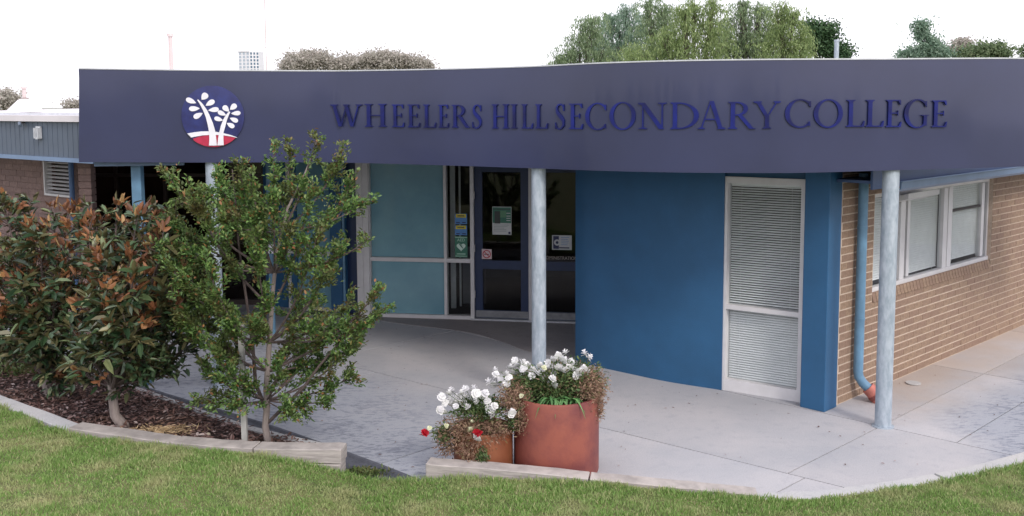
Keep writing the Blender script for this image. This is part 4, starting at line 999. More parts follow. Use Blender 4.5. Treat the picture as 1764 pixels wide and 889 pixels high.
# roof vent with cone flashing, flue behind the fascia
c = aty(43, 186, 16.5); rvp = thing('roof_vent', 'thin vent pipe on a pale cone flashing on the left wing roof', 'roof vent', (c.x, 16.5, 3.2))
zt1 = aty(43, 172, 16.5).z; zt2 = aty(43, 153, 16.5).z
MB().lathe((c.x, 16.5, 0), [(.30, 3.17), (.10, zt1), (.05, zt1 + .02)], 16).build('flashing', M['roofw'], rvp, smooth=True)
MB().tube([(c.x, 16.5, zt1), (c.x, 16.5, zt2)], .032, 10).build('pipe', M['pale'], rvp, smooth=True)
MB().tube([(c.x, 16.5, zt2), (c.x, 16.5, zt2 + .035)], .05, 10).build('cap', M['pale'], rvp, smooth=True)
MB().tube([(c.x, 16.5, zt1 - .02), (c.x, 16.5, zt1 + .035)], .06, 10).build('collar', M['bark'], rvp, smooth=True)
c = aty(295, 110, 16.0); z2_ = aty(295, 63, 16).z
fl = thing('roof_flue', 'tall pale flue pipe with small cap standing behind the fascia near the emblem', 'flue', (c.x, 16, 3.08))
MB().tube([(c.x, 16, 3.08), (c.x, 16, z2_)], .033, 12).build('pipe', M['pale'], fl, smooth=True)
MB().tube([(c.x, 16, z2_), (c.x, 16, z2_ + .05)], [.055, .05], 12).build('cap', M['pale'], fl, smooth=True)
c = aty(1441, 90, 24.0); z2_ = aty(1441, 72, 24).z
fl2 = thing('roof_flue', 'short pale vertical pipe in front of the dark green tree above the fascia', 'flue', (c.x, 24, 3.0))
MB().tube([(c.x, 24, 0), (c.x, 24, z2_)], .055, 12).build('pipe', M['galv'], fl2, smooth=True)
MB().tube([(c.x, 24, z2_), (c.x, 24, z2_ + .05)], .065, 12).build('cap', M['galv'], fl2, smooth=True)

# far things: tower block and mast
TD = 900.0
c = aty(427, 120, TD); zt_ = aty(427, 88, TD).z; xl = aty(409, 100, TD).x; xm = aty(430, 100, TD).x; xr_ = aty(445, 100, TD).x
tw = thing('tower_block', 'distant white high-rise tower with a grid of windows above the fascia', 'building', (c.x, TD, 0))
MB().prism([(xl, TD + 3), (xm, TD), (xr_, TD + 3), (xr_, TD + 20), (xl, TD + 20)], -.4, zt_).build('tower_wall', M['tower'], tw)
tf1 = Fr((xl, TD + 3), (xm, TD)); tf2 = Fr((xm, TD), (xr_, TD + 3))
pwin = mat('tower_pale_window', (.38, .44, .50), .3, .2)
for tf, nx, mw_, x0_, x1_ in ((tf1, 3, pwin, .22, .80), (tf2, 3, M['towerwin'], .2, .78)):
    fh = 3.05
    for j in range(9):
        for i in range(nx):
            a = tf.len * (i + x0_) / nx; b = tf.len * (i + x1_) / nx; z = zt_ - .8 - (j + 1) * fh
            MB().box(a, b, -.02, .12, z + .7, z + fh - .3, tf).build('window', mw_, tw)
MB().box(0, tf1.len, .15, .6, zt_ - .7, zt_ + .5, tf1).build('parapet', M['tower'], tw)
c = aty(457.5, 60, 150); ms_ = thing('radio_mast', 'very thin pale mast rising out of the picture beside the distant tower', 'mast', (c.x, 150, 0))
MB().tube([(c.x, 150, 0), (c.x, 150, 34)], .09, 6).build('mast_pole', M['pale'], ms_)
for z in (12, 20, 28): MB().tube([(c.x - .3, 150, z), (c.x + .3, 150, z)], .03, 5).build('crossbar', M['pale'], ms_)

# ================================================================== POTS AND FLOWERS
def pot(x, y, r_, h, label, m):
    t = thing('flower_pot', label, 'flower pot', (x, y, 0))
    MB().lathe((x, y, 0), [(0, 0.002), (r_ * .97, .002), (r_, .03), (r_ * 1.0, h - .02), (r_ * .985, h), (r_ * .92, h), (r_ * .91, h - .08)], 56).build('pot_wall', m, t, smooth=True)
    MB().lathe((x, y, 0), [(0, h - .07), (r_ * .915, h - .07)], 40).build('soil', M['soil'], t)
    return t
BX, BY, BR, BH = .385, 8.55, .378, .70
SX, SY, SR, SH = -.265, 8.50, .262, .42
pot(BX, BY, BR, BH, 'large round red terracotta pot behind the timber sleeper', M['terra'])
pot(SX, SY, SR, SH, 'smaller orange-brown pot left of the large red pot', M['terra2'])
def flowermesh(m, r_=.036, seed=0):
    rg = random.Random(seed); vs = []; fs = []
    for lay, (n_, rad, zz, tl) in enumerate(((7, 1.0, 0, .2), (6, .8, .35, .55), (4, .5, .6, 1.0))):
        for i in range(n_):
            a = 2 * PI * i / n_ + lay * .5 + rg.uniform(-.15, .15);  w_ = .62; o = len(vs); R_ = r_ * rad * rg.uniform(.85, 1.15)
            c_, s_ = math.cos, math.sin
            vs += [(0, 0, zz * r_ * .6), (R_ * .82 * c_(a - w_), R_ * .82 * s_(a - w_), zz * r_ + tl * r_ * .4), (R_ * c_(a - w_ * .5), R_ * s_(a - w_ * .5), zz * r_ + tl * r_ * .5 + rg.uniform(-.1, .1) * r_),
                   (R_ * c_(a + w_ * .5), R_ * s_(a + w_ * .5), zz * r_ + tl * r_ * .5 + rg.uniform(-.1, .1) * r_), (R_ * .82 * c_(a + w_), R_ * .82 * s_(a + w_), zz * r_ + tl * r_ * .4)]
            fs += [(o, o + 1, o + 2), (o, o + 2, o + 3), (o, o + 3, o + 4)]
    me = bpy.data.meshes.new('flower'); me.from_pydata(vs, [], fs); me.materials.append(m); return me
M['petal'] = leafmat('petal_white', [(0, (.78, .77, .80)), (1, (.86, .86, .84))], .6, trans=.2)
M['petalr'] = leafmat('petal_red', [(0, (.50, .01, .03)), (1, (.6, .02, .04))], .6, trans=.2)
M['petaly'] = leafmat('petal_cream', [(0, (.72, .74, .50)), (1, (.78, .78, .62))], .6, trans=.2)
FW = [flowermesh(M['petal'], .036, s_) for s_ in range(3)]; FRd = flowermesh(M['petalr'], .034, 5); FY = flowermesh(M['petaly'], .027, 6)
M['dryfol'] = leafmat('dry_foliage', [(0, (.13, .075, .05)), (.45, (.27, .16, .11)), (.8, (.38, .25, .18)), (1, (.20, .19, .08))], .8, trans=.15)
M['grnfol'] = leafmat('pot_foliage', [(0, (.05, .09, .035)), (.5, (.09, .15, .05)), (.85, (.14, .20, .07)), (1, (.22, .17, .09))], .6, trans=.25)
M['strap'] = leafmat('strap_leaf', [(0, (.06, .17, .05)), (1, (.14, .30, .10))], .45, trans=.2)
def plant(name, label, base, blobs, heads, sticks):
    t = thing(name, label, 'flowers', base)
    for nm, mt, key in (('foliage', M['grnfol'], 'g'), ('dry_foliage', M['dryfol'], 'd')):
        Ps = []
        for (kd, cx, cy, cz, rx, ry, rz, n_) in blobs:
            if kd != key: continue
            q = unit(rng.normal(size=(n_, 3))) * (rng.uniform(.1, 1, (n_, 1)) ** .5) * rng.uniform(.6, 1.35, (n_, 1)); Ps.append(q * (rx, ry, rz) + (cx, cy, cz))
        P2 = np.concatenate(Ps); N2 = len(P2); ctr = P2.mean(0)
        D2 = unit(P2 - ctr) + rng.normal(0, .8, P2.shape) + (0, 0, .2 if key == 'g' else -.2)
        o = npmesh(nm, leafverts(P2, D2, rng.uniform(.018, .045, N2), rng.uniform(.008, .018, N2) * (1 if key == 'g' else .6), .2), LEAF, mt, t, tuple(base), kind='stuff')
    sm_ = MB()
    for i, h in enumerate(heads):
        px, py, dY, kd = h; p = aty(px, py, dY)
        me = {'w': FW[i % 3], 'r': FRd, 'y': FY}[kd]; sc_ = random.uniform(.85, 1.2)
        child_mesh('flower', me, t, Matrix.Translation(p) @ Matrix.Rotation(random.uniform(0, 6.28), 4, 'Z') @ Matrix.Rotation(math.radians(random.uniform(25, 65)), 4, Vector((1, random.uniform(-.5, .5), 0))) @ Matrix.Scale(sc_, 4))
        b_ = Vector((base[0], base[1], base[2] + sticks)); q = p.lerp(b_, .45); q.z += .02
        sm_.tube([p - Vector((0, 0, .004)), q], [.0025, .003], 4, False)
    sm_.build('stems', M['grnfol'], t, kind='stuff')
    return t
r1 = random.Random(3)
def scat(pts, dY, spread=.07, kd='w'): return [(x + r1.uniform(-2, 2), y + r1.uniform(-2, 2), dY + r1.uniform(-spread, spread), kd) for x, y in pts]
lh = scat([(762, 685), (772, 678), (780, 672), (768, 692), (778, 688), (790, 684), (783, 694), (797, 678), (803, 687), (797, 696), (806, 700), (812, 690), (818, 680), (824, 676), (829, 684), (835, 680), (822, 691), (831, 697), (826, 703), (838, 690), (842, 700), (846, 709), (840, 712), (848, 716), (812, 706), (788, 700), (816, 673), (801, 671), (758, 686), (844, 706), (850, 702), (773, 698)], 8.34) + \
     [(757, 707, 8.3, 'w'), (763, 711, 8.3, 'w'), (740, 738, 8.25, 'y'), (768, 734, 8.22, 'y'), (814, 728, 8.2, 'y'), (811, 741, 8.2, 'y'), (822, 752, 8.18, 'w'), (823, 758, 8.18, 'w'), (728, 750, 8.25, 'r'), (731, 747, 8.26, 'r'), (821, 745, 8.17, 'r'), (826, 748, 8.17, 'r')]
z_ = .42
plant('flowering_plant', 'white flowers with a few red blooms and dry foliage spilling from the smaller pot', (SX, SY, .35),
      [('g', SX - .02, SY - .05, .60, .24, .2, .09, 2200), ('d', SX - .13, SY - .14, .42, .24, .18, .15, 3200), ('g', SX - .33, SY - .12, .40, .09, .1, .09, 420), ('d', SX - .08, SY - .24, .29, .15, .07, .13, 900), ('g', SX + .0, SY - .28, .24, .05, .03, .09, 260), ('d', SX + .12, SY - .17, .45, .12, .12, .09, 900), ('d', SX - .30, SY - .1, .30, .12, .12, .12, 500)], lh, .1)
rh = scat([(843, 660), (850, 663), (857, 650), (864, 653), (856, 640), (871, 645), (877, 650), (874, 660), (884, 655), (888, 640), (893, 632), (897, 625), (902, 636), (880, 635), (907, 645), (904, 629), (910, 632), (918, 641), (925, 646), (932, 655), (915, 650), (893, 668), (888, 677), (895, 672), (884, 664), (868, 664), (878, 672), (940, 636), (948, 630), (955, 637), (962, 632), (944, 623), (951, 620), (968, 640), (958, 646), (952, 652), (961, 655), (947, 658), (956, 664), (940, 650), (963, 612), (976, 610), (970, 620), (984, 624), (991, 630), (998, 640), (1005, 634), (1011, 641), (1006, 650), (997, 650), (1014, 648), (990, 640), (1009, 612), (1012, 616), (889, 622), (930, 630), (982, 636), (853, 645)], 8.5, .13) + \
     [(880, 716, 8.22, 'w'), (883, 713, 8.2, 'w'), (899, 683, 8.25, 'y'), (937, 634, 8.4, 'y')]
rp = plant('flowering_plant', 'tall mass of white flowers, dry stems and strappy green leaves in the large red pot', (BX, BY, .62),
      [('g', BX - .20, BY, .80, .25, .2, .12, 2200), ('g', BX + .12, BY, .84, .28, .22, .15, 2200), ('d', BX + .29, BY - .1, .78, .15, .18, .17, 2300), ('d', BX - .36, BY - .16, .70, .14, .14, .16, 2200), ('d', BX - .30, BY - .22, .55, .10, .07, .14, 700), ('g', BX - .38, BY - .22, .53, .06, .05, .08, 260), ('d', BX + .1, BY + .05, .80, .3, .2, .15, 1500), ('d', BX + .36, BY - .1, .62, .05, .14, .14, 450), ('g', BX, BY, .72, .3, .28, .08, 1400)], rh, .15)
for i in range(34):    # strappy leaves
    a = random.uniform(0, 2 * PI); x0 = BX + .05 + random.uniform(-.13, .15); y0 = BY - .20 + random.uniform(-.05, .05)
    L_ = random.uniform(.16, .34); dx = math.cos(a) * .9 + .1; dy = -abs(math.sin(a)) * .8 - .15; pts = []
    for j in range(7):
        t = j / 6; pts.append(Vector((x0 + dx * L_ * t * .75, y0 + dy * L_ * t * .7, .68 + L_ * (1.05 * t - 1.35 * t * t) * random.uniform(.9, 1.0))))
    vs = []; sv = Vector((-dy, dx, 0)).normalized()
    for j, p in enumerate(pts): w_ = .011 * (1 - (j / 6) ** 2.5) + .001; vs += [p - sv * w_, p - Vector((0, 0, .003)), p + sv * w_]
    fs = []
    for j in range(6): fs += [(j * 3, j * 3 + 1, j * 3 + 4, j * 3 + 3), (j * 3 + 1, j * 3 + 2, j * 3 + 5, j * 3 + 4)]
    MB().add(vs, fs).build('strap_leaf', M['strap'], rp)

# ================================================================== SMALL TREES
def bez(a, b, c, n=7):
    return [a.lerp(b, i / n).lerp(b.lerp(c, i / n), i / n) for i in range(n + 1)]
def tree_limbs(base, fork, tips, r0, rt=.005, trunkpts=None):
    """trunk to fork, then limbs to each tip; returns mb, list of limb paths"""
    mb = MB(); tp = trunkpts or [base, base.lerp(fork, .5) + Vector((random.uniform(-.02, .02), 0, 0)), fork]
    mb.tube([tp[0] - Vector((0, 0, .05))] + tp, [r0 * 1.35] + [r0 * (1 - .3 * i / (len(tp) - 1)) for i in range(len(tp))], 10)
    paths = []
    return mb, paths
# --- tree 2: fine-leaved
b2 = at(458, 770, .17) + Vector((0, .10, 0)); Y2 = b2.y
def T2(px, py, dy=0): return aty(px, py, Y2 + dy)
tr2 = thing('small_tree', 'slender young tree with fine bright green leaves beside its stake, in front of the entrance', 'tree', tuple(b2))
trunk = [b2, T2(457, 735), T2(460, 700), T2(459, 670), T2(462, 620), T2(466, 560), T2(470, 500), T2(478, 430), T2(495, 360), T2(525, 300), T2(545, 245)]
mb = MB().tube([b2 - Vector((0, 0, .05))] + trunk, [.042, .035, .031, .030, .028, .025, .022, .019, .015, .011, .008, .004], 9)
mb2 = MB().tube([T2(460, 715), T2(452, 690, .05), T2(440, 660, .1), T2(436, 600, .12), T2(425, 520, .2), T2(412, 430, .2), T2(405, 340, .2), T2(400, 292, .2)], [.02, .019, .018, .016, .013, .010, .007, .004], 8)
mb2.tube([T2(462, 728), T2(490, 700, -.05), T2(525, 665, -.1), T2(550, 630, -.12), T2(585, 590, -.1), T2(625, 555, -.1), T2(660, 530, -.1)], [.016, .016, .014, .011, .009, .006, .003], 7)
tips = [(545, 238, 0), (500, 262, .2), (585, 275, .1), (470, 272, .3), (412, 292, 0), (376, 302, .4), (288, 300, .2), (330, 335, -.2), (302, 385, .3), (282, 432, 0), (622, 352, .2), (608, 312, .4), (636, 412, -.1), (658, 492, -.1), (662, 535, .1), (596, 606, -.2), (606, 648, 0), (562, 690, -.2), (500, 712, -.3), (352, 632, .1), (362, 600, -.3),
        (290, 520, .3), (320, 565, .1), (398, 642, -.3), (348, 692, 0), (402, 700, -.2), (545, 560, -.5), (482, 620, -.5), (440, 420, -.6), (500, 400, -.5), (380, 380, -.5), (360, 470, -.6), (560, 470, -.5), (545, 410, -.3), (575, 540, .2), (520, 610, .3), (300, 430, 0), (345, 500, .2), (310, 540, -.1), (590, 420, .3), (520, 500, .6), (330, 460, .5), (420, 350, .5), (440, 560, -.6), (620, 590, .3), (535, 330, -.3), (470, 340, -.4), (390, 540, .6), (300, 470, -.3), (555, 630, .2), (430, 300, -.2), (355, 340, .3), (600, 520, .4), (640, 560, -.2)]
fork = [T2(459, 690), T2(461, 640), T2(464, 590), T2(468, 530), T2(472, 470), T2(485, 400)]
lp = []; ld = []
def add_twigs(path, n, spread, lens, out, mbx, start=.3):
    for _ in range(n):
        t = random.uniform(start, 1) ** .8 * (len(path) - 1); j = min(int(t), len(path) - 2); p = path[j].lerp(path[j + 1], t - j)
        ax = (path[j + 1] - path[j]).normalized(); d = (ax * .7 + Vector((random.gauss(0, spread), random.gauss(0, spread), random.gauss(.25, spread)))).normalized()
        L_ = random.uniform(*lens); q = p + d * L_ * .5 + Vector((0, 0, .01)); e = p + d * L_; out.append((p, q, e)); mbx.tube([p, q, e], [.0035, .0025, .0012], 4, False)
tw2 = []
for (px, py, dy) in tips:
    tip = T2(px, py, dy * .9)
    cands = [f for f in fork if f.z < tip.z - .15] or [fork[0]]
    st_ = random.choice(cands[-3:]) if len(cands) > 3 else random.choice(cands)
    mid = st_.lerp(tip, .5); mid.z -= .10 * (tip - st_).length; mid.x += (tip.x - st_.x) * .15
    path = bez(st_, mid, tip); ln_ = (tip - st_).length
    mb2.tube(path, [.004 + .010 * ln_ / 1.3 * (1 - i / 7) for i in range(8)], 6, False)
    add_twigs(path, int((9 + 8 * ln_) * (1.6 if px < 460 and py < 570 else 1)), .42, (.07, .21), tw2, mb2, .18)
    tw2.append((path[-3], path[-2], path[-1]))
P2 = []; D2 = []
for (p, q, e) in tw2:
    for _ in range(random.randint(28, 46)):
        t = random.random() ** .5; c_ = p.lerp(e, t); d = (e - p).normalized()
        P2.append((c_.x + random.gauss(0, .020), c_.y + random.gauss(0, .020), c_.z + random.gauss(0, .017))); D2.append((d.x + random.gauss(0, .7), d.y + random.gauss(0, .7), d.z + random.gauss(0, .5)))
P2 = np.array(P2); D2 = np.array(D2); N2 = len(P2)
M['leaf2'] = leafmat('fine_leaf', [(0, (.045, .095, .03)), (.35, (.095, .18, .05)), (.75, (.18, .31, .085)), (.92, (.25, .35, .11)), (.96, (.35, .18, .07)), (1, (.30, .12, .05))], .5, patch=(.12, .085, .035), pscale=3.2, trans=.3)
Nn = np.stack([rng.normal(0, .6, N2), rng.normal(0, .6, N2), np.ones(N2)], 1)
npmesh('crown', leafverts(P2, D2, rng.uniform(.026, .052, N2), rng.uniform(.013, .024, N2), .2, Nn, .1), LEAF, M['leaf2'], tr2, tuple(b2), kind='stuff')
mb.build('trunk', M['bark'], tr2, smooth=True); mb2.build('branches', M['barkd'], tr2)
# stake
sk0 = at(418, 768, .17) + Vector((0, .08, 0)); sk1 = aty(415, 560, sk0.y + .02)
sk = MB().tube([sk0 - Vector((0, 0, .1)), sk1], .034, 4).build('tree_stake', M['stake']); tag(sk, 'pale grey timber stake standing left of the slender tree trunk', 'stake')

# --- magnolias: large leathery leaves, rusty undersides
M['leafm'] = leafmat('magnolia_leaf', [(0, (.020, .045, .022)), (.4, (.035, .075, .032)), (.72, (.07, .12, .05)), (.92, (.15, .20, .09)), (1, (.22, .17, .08))], .42, back=(.11, .10, .045), trans=.06, spec=.6)
M['leafr'] = leafmat('rusty_leaf', [(0, (.11, .05, .03)), (.5, (.24, .10, .045)), (.85, (.36, .17, .07)), (1, (.42, .30, .14))], .5, trans=.15)
leafobj = []
for k in range(4):
    v = leafverts(np.zeros((1, 3)), np.array([[0, 1., 0]]), [.13 + .012 * k], [.05 + .004 * (k % 2)], .16 + .05 * k, np.array([[0, 0, 1.]]), .12 + .06 * k)
    # finer outline: subdivide edges once
    me = bpy.data.meshes.new('leaf'); bm = bmesh.new(); vv = [bm.verts.new(x) for x in v]; 
    for f in LEAF[0]: bm.faces.new([vv[i] for i in f])
    bmesh.ops.subdivide_edges(bm, edges=bm.edges[:], cuts=1, smooth=.6); bm.to_mesh(me); bm.free(); me.materials.append(M['leafm']); leafobj.append(me)
def magnolia(label, base, Yc, trunkpx, tips, cy0, extra, seed, low=1.0):
    rnd = random.Random(seed)
    t = thing('magnolia_tree', label, 'tree', tuple(base))
    tp = [base] + [aty(x, y, Yc + d) for x, y, d in trunkpx]
    mbt = MB().tube([base - Vector((0, 0, .05))] + tp, [.062, .055] + [.048 - .006 * i for i in range(len(trunkpx))], 10)
    mbb = MB(); fk = tp[-1]; ends = []
    for (px, py, dy) in tips:
        tip = aty(px, py, Yc + dy); st_ = tp[-1].lerp(tp[-2], rnd.random() * .4) if len(tp) > 2 else fk
        mid = st_.lerp(tip, .45); mid.z -= .06; path = bez(st_, mid, tip); ln_ = (tip - st_).length
        mbb.tube(path, [.006 + .016 * ln_ / 1.2 * (1 - i / 7) for i in range(8)], 6, False)
        for _ in range(int(14 + 11 * ln_)):
            u = rnd.uniform(.3, 1) ** .7 * 7; j = min(int(u), 6); p = path[j].lerp(path[j + 1], u - j)
            d = (Vector((rnd.gauss(0, .7), rnd.gauss(0, .7), rnd.gauss(.25, .5))) + (path[-1] - path[0]).normalized() * .6).normalized(); e = p + d * rnd.uniform(.08, .26)
            mbb.tube([p, e], [.004, .003], 4, False); ends.append((e, d))
        ends.append((tip, (path[-1] - path[-2]).normalized()))
    L_ = []
    RL = []; zs = sorted(a[0].z for a in ends); zc = zs[int(len(zs) * .4)]
    for (e, d) in ends:
        if rnd.random() < (.36 if e.z > zc else .05):
            for _ in range(rnd.randint(5, 9)): RL.append((e + Vector((rnd.gauss(0, .02), rnd.gauss(0, .02), rnd.gauss(0, .02))), (d + Vector((rnd.gauss(0, .6), rnd.gauss(0, .6), rnd.gauss(.3, .4)))).normalized()))
            continue
        for _ in range(rnd.randint(6, 10)):
            dd = (d * rnd.uniform(.3, 1.0) + Vector((rnd.gauss(0, .75), rnd.gauss(0, .75), rnd.gauss(.1, .5)))).normalized()
            L_.append((e + Vector((rnd.gauss(0, .02), rnd.gauss(0, .02), rnd.gauss(0, .02))) - d * rnd.uniform(0, .07), dd))
    L_.sort(key=lambda a: a[0].y)
    near = [a for a in L_ if True][:300]; rest = L_[300:]
    for (p, d) in near:
        q = d.to_track_quat('Y', 'Z').to_matrix().to_4x4() @ Matrix.Rotation(rnd.gauss(0, .7), 4, 'Y')
        child_mesh('leaf', rnd.choice(leafobj), t, Matrix.Translation(p) @ q @ Matrix.Scale(rnd.uniform(.7, 1.15), 4))
    P2 = np.array([tuple(a[0]) for a in rest]); D2 = np.array([tuple(a[1]) for a in rest]); N2 = len(P2)
    Nn = np.stack([rng.normal(0, .5, N2), rng.normal(0, .5, N2), np.ones(N2)], 1)
    npmesh('foliage', leafverts(P2, D2, rng.uniform(.075, .13, N2), rng.uniform(.030, .048, N2), .2, Nn, .15), LEAF, M['leafm'], t, tuple(base), kind='stuff')
    P2 = np.array([tuple(a[0]) for a in RL]); D2 = np.array([tuple(a[1]) for a in RL]); N2 = len(P2)
    o = npmesh('young_leaves', leafverts(P2, D2, rng.uniform(.07, .12, N2), rng.uniform(.03, .048, N2), .2, None, .15), LEAF, M['leafr'], t, tuple(base), kind='stuff'); o['label'] = 'rusty orange-brown leaf rosettes'
    mbt.build('trunk', M['bark'], t, smooth=True); mbb.build('branches', M['barkd'], t)
    return t
b1 = at(205, 742, .17) + Vector((0, .12, 0)); Y1 = b1.y
magnolia('magnolia with rust-backed leaves and a bare grey trunk, nearer the slender staked tree', b1, Y1, [(198, 715, 0), (194, 685, 0), (192, 662, 0)],
         [(120, 560, 0), (150, 600, -.4), (255, 620, -.3), (300, 590, 0), (330, 540, .2), (340, 470, 0), (330, 425, .2), (300, 388, 0), (250, 368, .1), (200, 372, .3), (235, 380, -.4), (280, 430, -.5), (300, 500, -.5), (230, 480, -.7), (180, 520, -.7), (180, 440, -.5), (150, 390, 0), (220, 560, -.7), (270, 560, .4), (200, 430, .5), (250, 500, .6), (160, 470, .5), (140, 640, .1), (235, 650, .2), (290, 640, 0), (320, 600, .3), (165, 385, .2), (275, 372, .4)], 0, 0, 11)
b3 = at(78, 690, .17) + Vector((0, .15, 0)); Y3 = b3.y
magnolia('dense rusty-leaved magnolia at the left edge, its foliage reaching almost to the mulch', b3, Y3, [(80, 665, 0), (82, 640, 0)],
         [(-20, 560, 0), (-40, 480, 0), (-30, 400, 0), (5, 345, .1), (40, 360, .2), (95, 378, 0), (140, 385, .1), (20, 420, -.5), (70, 420, -.6), (120, 430, -.5), (40, 490, -.7), (95, 500, -.7), (140, 500, -.3), (10, 540, -.5), (60, 560, -.6), (110, 575, -.4), (75, 620, -.2), (100, 630, -.2), (60, 600, .2), (0, 470, .4), (60, 460, .5), (110, 390, .4), (30, 380, .5), (95, 650, 0), (70, 590, -.5), (-10, 590, 0), (130, 540, .5)], 0, 0, 23)
# small weed sprouts by the channel, thin grass tuft at the sleeper end
nW = 700; c = at(625, 812, .05)
P_ = np.stack([rng.normal(c.x, .10, nW), rng.normal(c.y + .03, .04, nW), rng.uniform(.0, .05, nW)], 1)
V = leafverts(P_, rng.normal(size=(nW, 3)) + (0, 0, 1.), rng.uniform(.02, .05, nW), rng.uniform(.008, .016, nW), .2)
wd = npmesh('weeds', V, LEAF, M['gcover']); tag(wd, 'small green weeds growing in the drain gap between the sleepers', 'weeds', kind='stuff')

# fallen leaf specks on the paving
nL = 260
P_ = np.stack([rng.uniform(-3.2, 6.5, nL), rng.uniform(8.0, 14.3, nL), rng.uniform(.008, .012, nL)], 1)
Nn = np.stack([rng.normal(0, .2, nL), rng.normal(0, .2, nL), np.ones(nL)], 1)
V = leafverts(P_, np.stack([rng.normal(0, 1, nL), rng.normal(0, 1, nL), np.zeros(nL)], 1), rng.uniform(.012, .04, nL), rng.uniform(.006, .018, nL), .15, Nn)
ll = npmesh('leaf_litter', V, LEAF, M['mulch']); tag(ll, 'scattered small fallen leaves and specks on the concrete paving', 'leaf litter', kind='stuff')
c = at(1573, 661, 0); cv = MB().tube([(c.x, c.y, .004), (c.x, c.y, .016)], .085, 20).build('drain_cover', M['edgec'], bevel=.002); tag(cv, 'small pale round cover set in the concrete near the foot of the brick wall', 'drain cover')
# ================================================================== BACKGROUND TREES
def far_tree(label, cx, cyy, base_y_top, spec, mats, drooping=True, name='background_tree', twn=4, group=None):
    """spec = list of crown lobes (px, py, rpx_x, rpx_y) at distance cyy"""
    pm = FPX / cyy; bx_ = aty(cx, 120, cyy).x
    t = thing(name, label, 'tree', (bx_, cyy, -.45))
    tm = MB(); fork = Vector((bx_, cyy, 1.8)); tm.tube([(bx_, cyy, -.5), (bx_ + .05, cyy, .8), fork], [.26, .2, .16], 8); br = MB()
    V_ = []
    for (px, py, rx, ry) in spec:
        c_ = aty(px, py, cyy); rx_ = rx / pm; ry_ = ry / pm
        path = bez(fork, fork.lerp(c_, .5) + Vector((0, 0, -.1)), c_); br.tube(path, [.09 * (1 - i / 9) + .01 for i in range(8)], 6, False)
        for _ in range(twn):
            e = c_ + Vector((random.gauss(0, rx_ * .5), random.gauss(0, rx_ * .5), random.uniform(0, ry_ * .9))); br.tube(bez(path[4], path[6], e, 4), [.03, .025, .02, .012, .006], 4, False)
        rx_ *= 1.12 if drooping else 1
        ncl = int(20 + 125 * rx_ * ry_)
        for _ in range(ncl):
            q = unit(rng.normal(size=(1, 3)))[0] * (rng.uniform(.3, 1.0) if rng.random() < .8 else rng.uniform(1.0, 1.45)); p = Vector((c_.x + q[0] * rx_, c_.y + q[1] * rx_, c_.z + q[2] * ry_))
            if drooping:
                n_ = random.randint(26, 42); s_ = random.uniform(.3, .95); k_ = rng.uniform(0, 1, n_)
                dx, dy = q[0] * .28, q[1] * .28
                P_ = np.stack([p.x + dx * k_ + rng.normal(0, .07, n_), p.y + dy * k_ + rng.normal(0, .07, n_), p.z - k_ * s_ + .12 * np.sin(k_ * 3) + rng.normal(0, .02, n_)], 1)
                D_ = np.stack([rng.normal(0, .5, n_), rng.normal(0, .5, n_), -np.ones(n_)], 1)
                V_.append(diaverts(P_, D_, rng.uniform(.08, .18, n_), rng.uniform(.018, .04, n_)))
            else:
                n_ = random.randint(26, 44); r_ = random.uniform(.10, .26) * max(1, cyy / 45)
                P_ = np.array(p) + rng.normal(0, 1, (n_, 3)) * (r_, r_, r_ * .6); D_ = rng.normal(size=(n_, 3)) + (0, 0, .3)
                V_.append(diaverts(P_, D_, rng.uniform(.09, .17, n_) * max(1, cyy / 45), rng.uniform(.05, .09, n_) * max(1, cyy / 45)))
    V_ = np.concatenate(V_)
    npmesh('crown', V_, DIA, mats, t, (bx_, cyy, -.45), kind='stuff')
    tm.build('trunk', M['barkd'], t, smooth=True); br.build('branches', M['barkd'], t)
    return t
wil = leafmat('willow_leaf', [(0, (.13, .19, .11)), (.5, (.23, .32, .17)), (1, (.36, .44, .26))], .6, trans=.45)
wil2 = leafmat('yellow_willow_leaf', [(0, (.14, .20, .08)), (.5, (.25, .34, .13)), (1, (.38, .46, .21))], .6, trans=.45)
wil3 = leafmat('bluegreen_leaf', [(0, (.13, .21, .15)), (.5, (.22, .33, .24)), (1, (.34, .44, .33))], .6, trans=.45)
dkg = leafmat('dark_green_leaf', [(0, (.03, .07, .03)), (.6, (.06, .13, .05)), (1, (.12, .20, .09))], .6, trans=.25)
plg = leafmat('overexposed_leaf', [(0, (.32, .31, .26)), (.6, (.46, .43, .38)), (1, (.58, .53, .49))], .6, trans=.4)  # overexposure against the bright sky is put into this paled leaf colour
mdg = leafmat('mid_green_leaf', [(0, (.08, .13, .06)), (.6, (.15, .21, .10)), (1, (.24, .29, .16))], .6, trans=.3)
gb = 'drooping trees behind the fascia'
far_tree('leftmost drooping willow-like tree above the fascia, with thin grey-green strands', 1005, 36, 0, [(1012, 52, 28, 30), (998, 82, 30, 20), (1036, 88, 26, 18), (1020, 32, 15, 12), (962, 100, 14, 8), (980, 92, 12, 10)], wil, group=gb)
far_tree('blue-green drooping tree, second from the left above the fascia', 1075, 39, 0, [(1036, 60, 20, 22), (1100, 44, 20, 26), (1066, 38, 28, 28), (1088, 66, 28, 24), (1060, 82, 24, 16), (1080, 14, 12, 10), (1050, 28, 9, 8)], wil3)
far_tree('tall drooping tree with light yellow-green strands left of the trees\' middle', 1130, 35, 0, [(1126, 36, 28, 32), (1120, 0, 14, 14), (1146, 14, 14, 14), (1130, 76, 28, 24), (1112, 92, 22, 12)], wil)
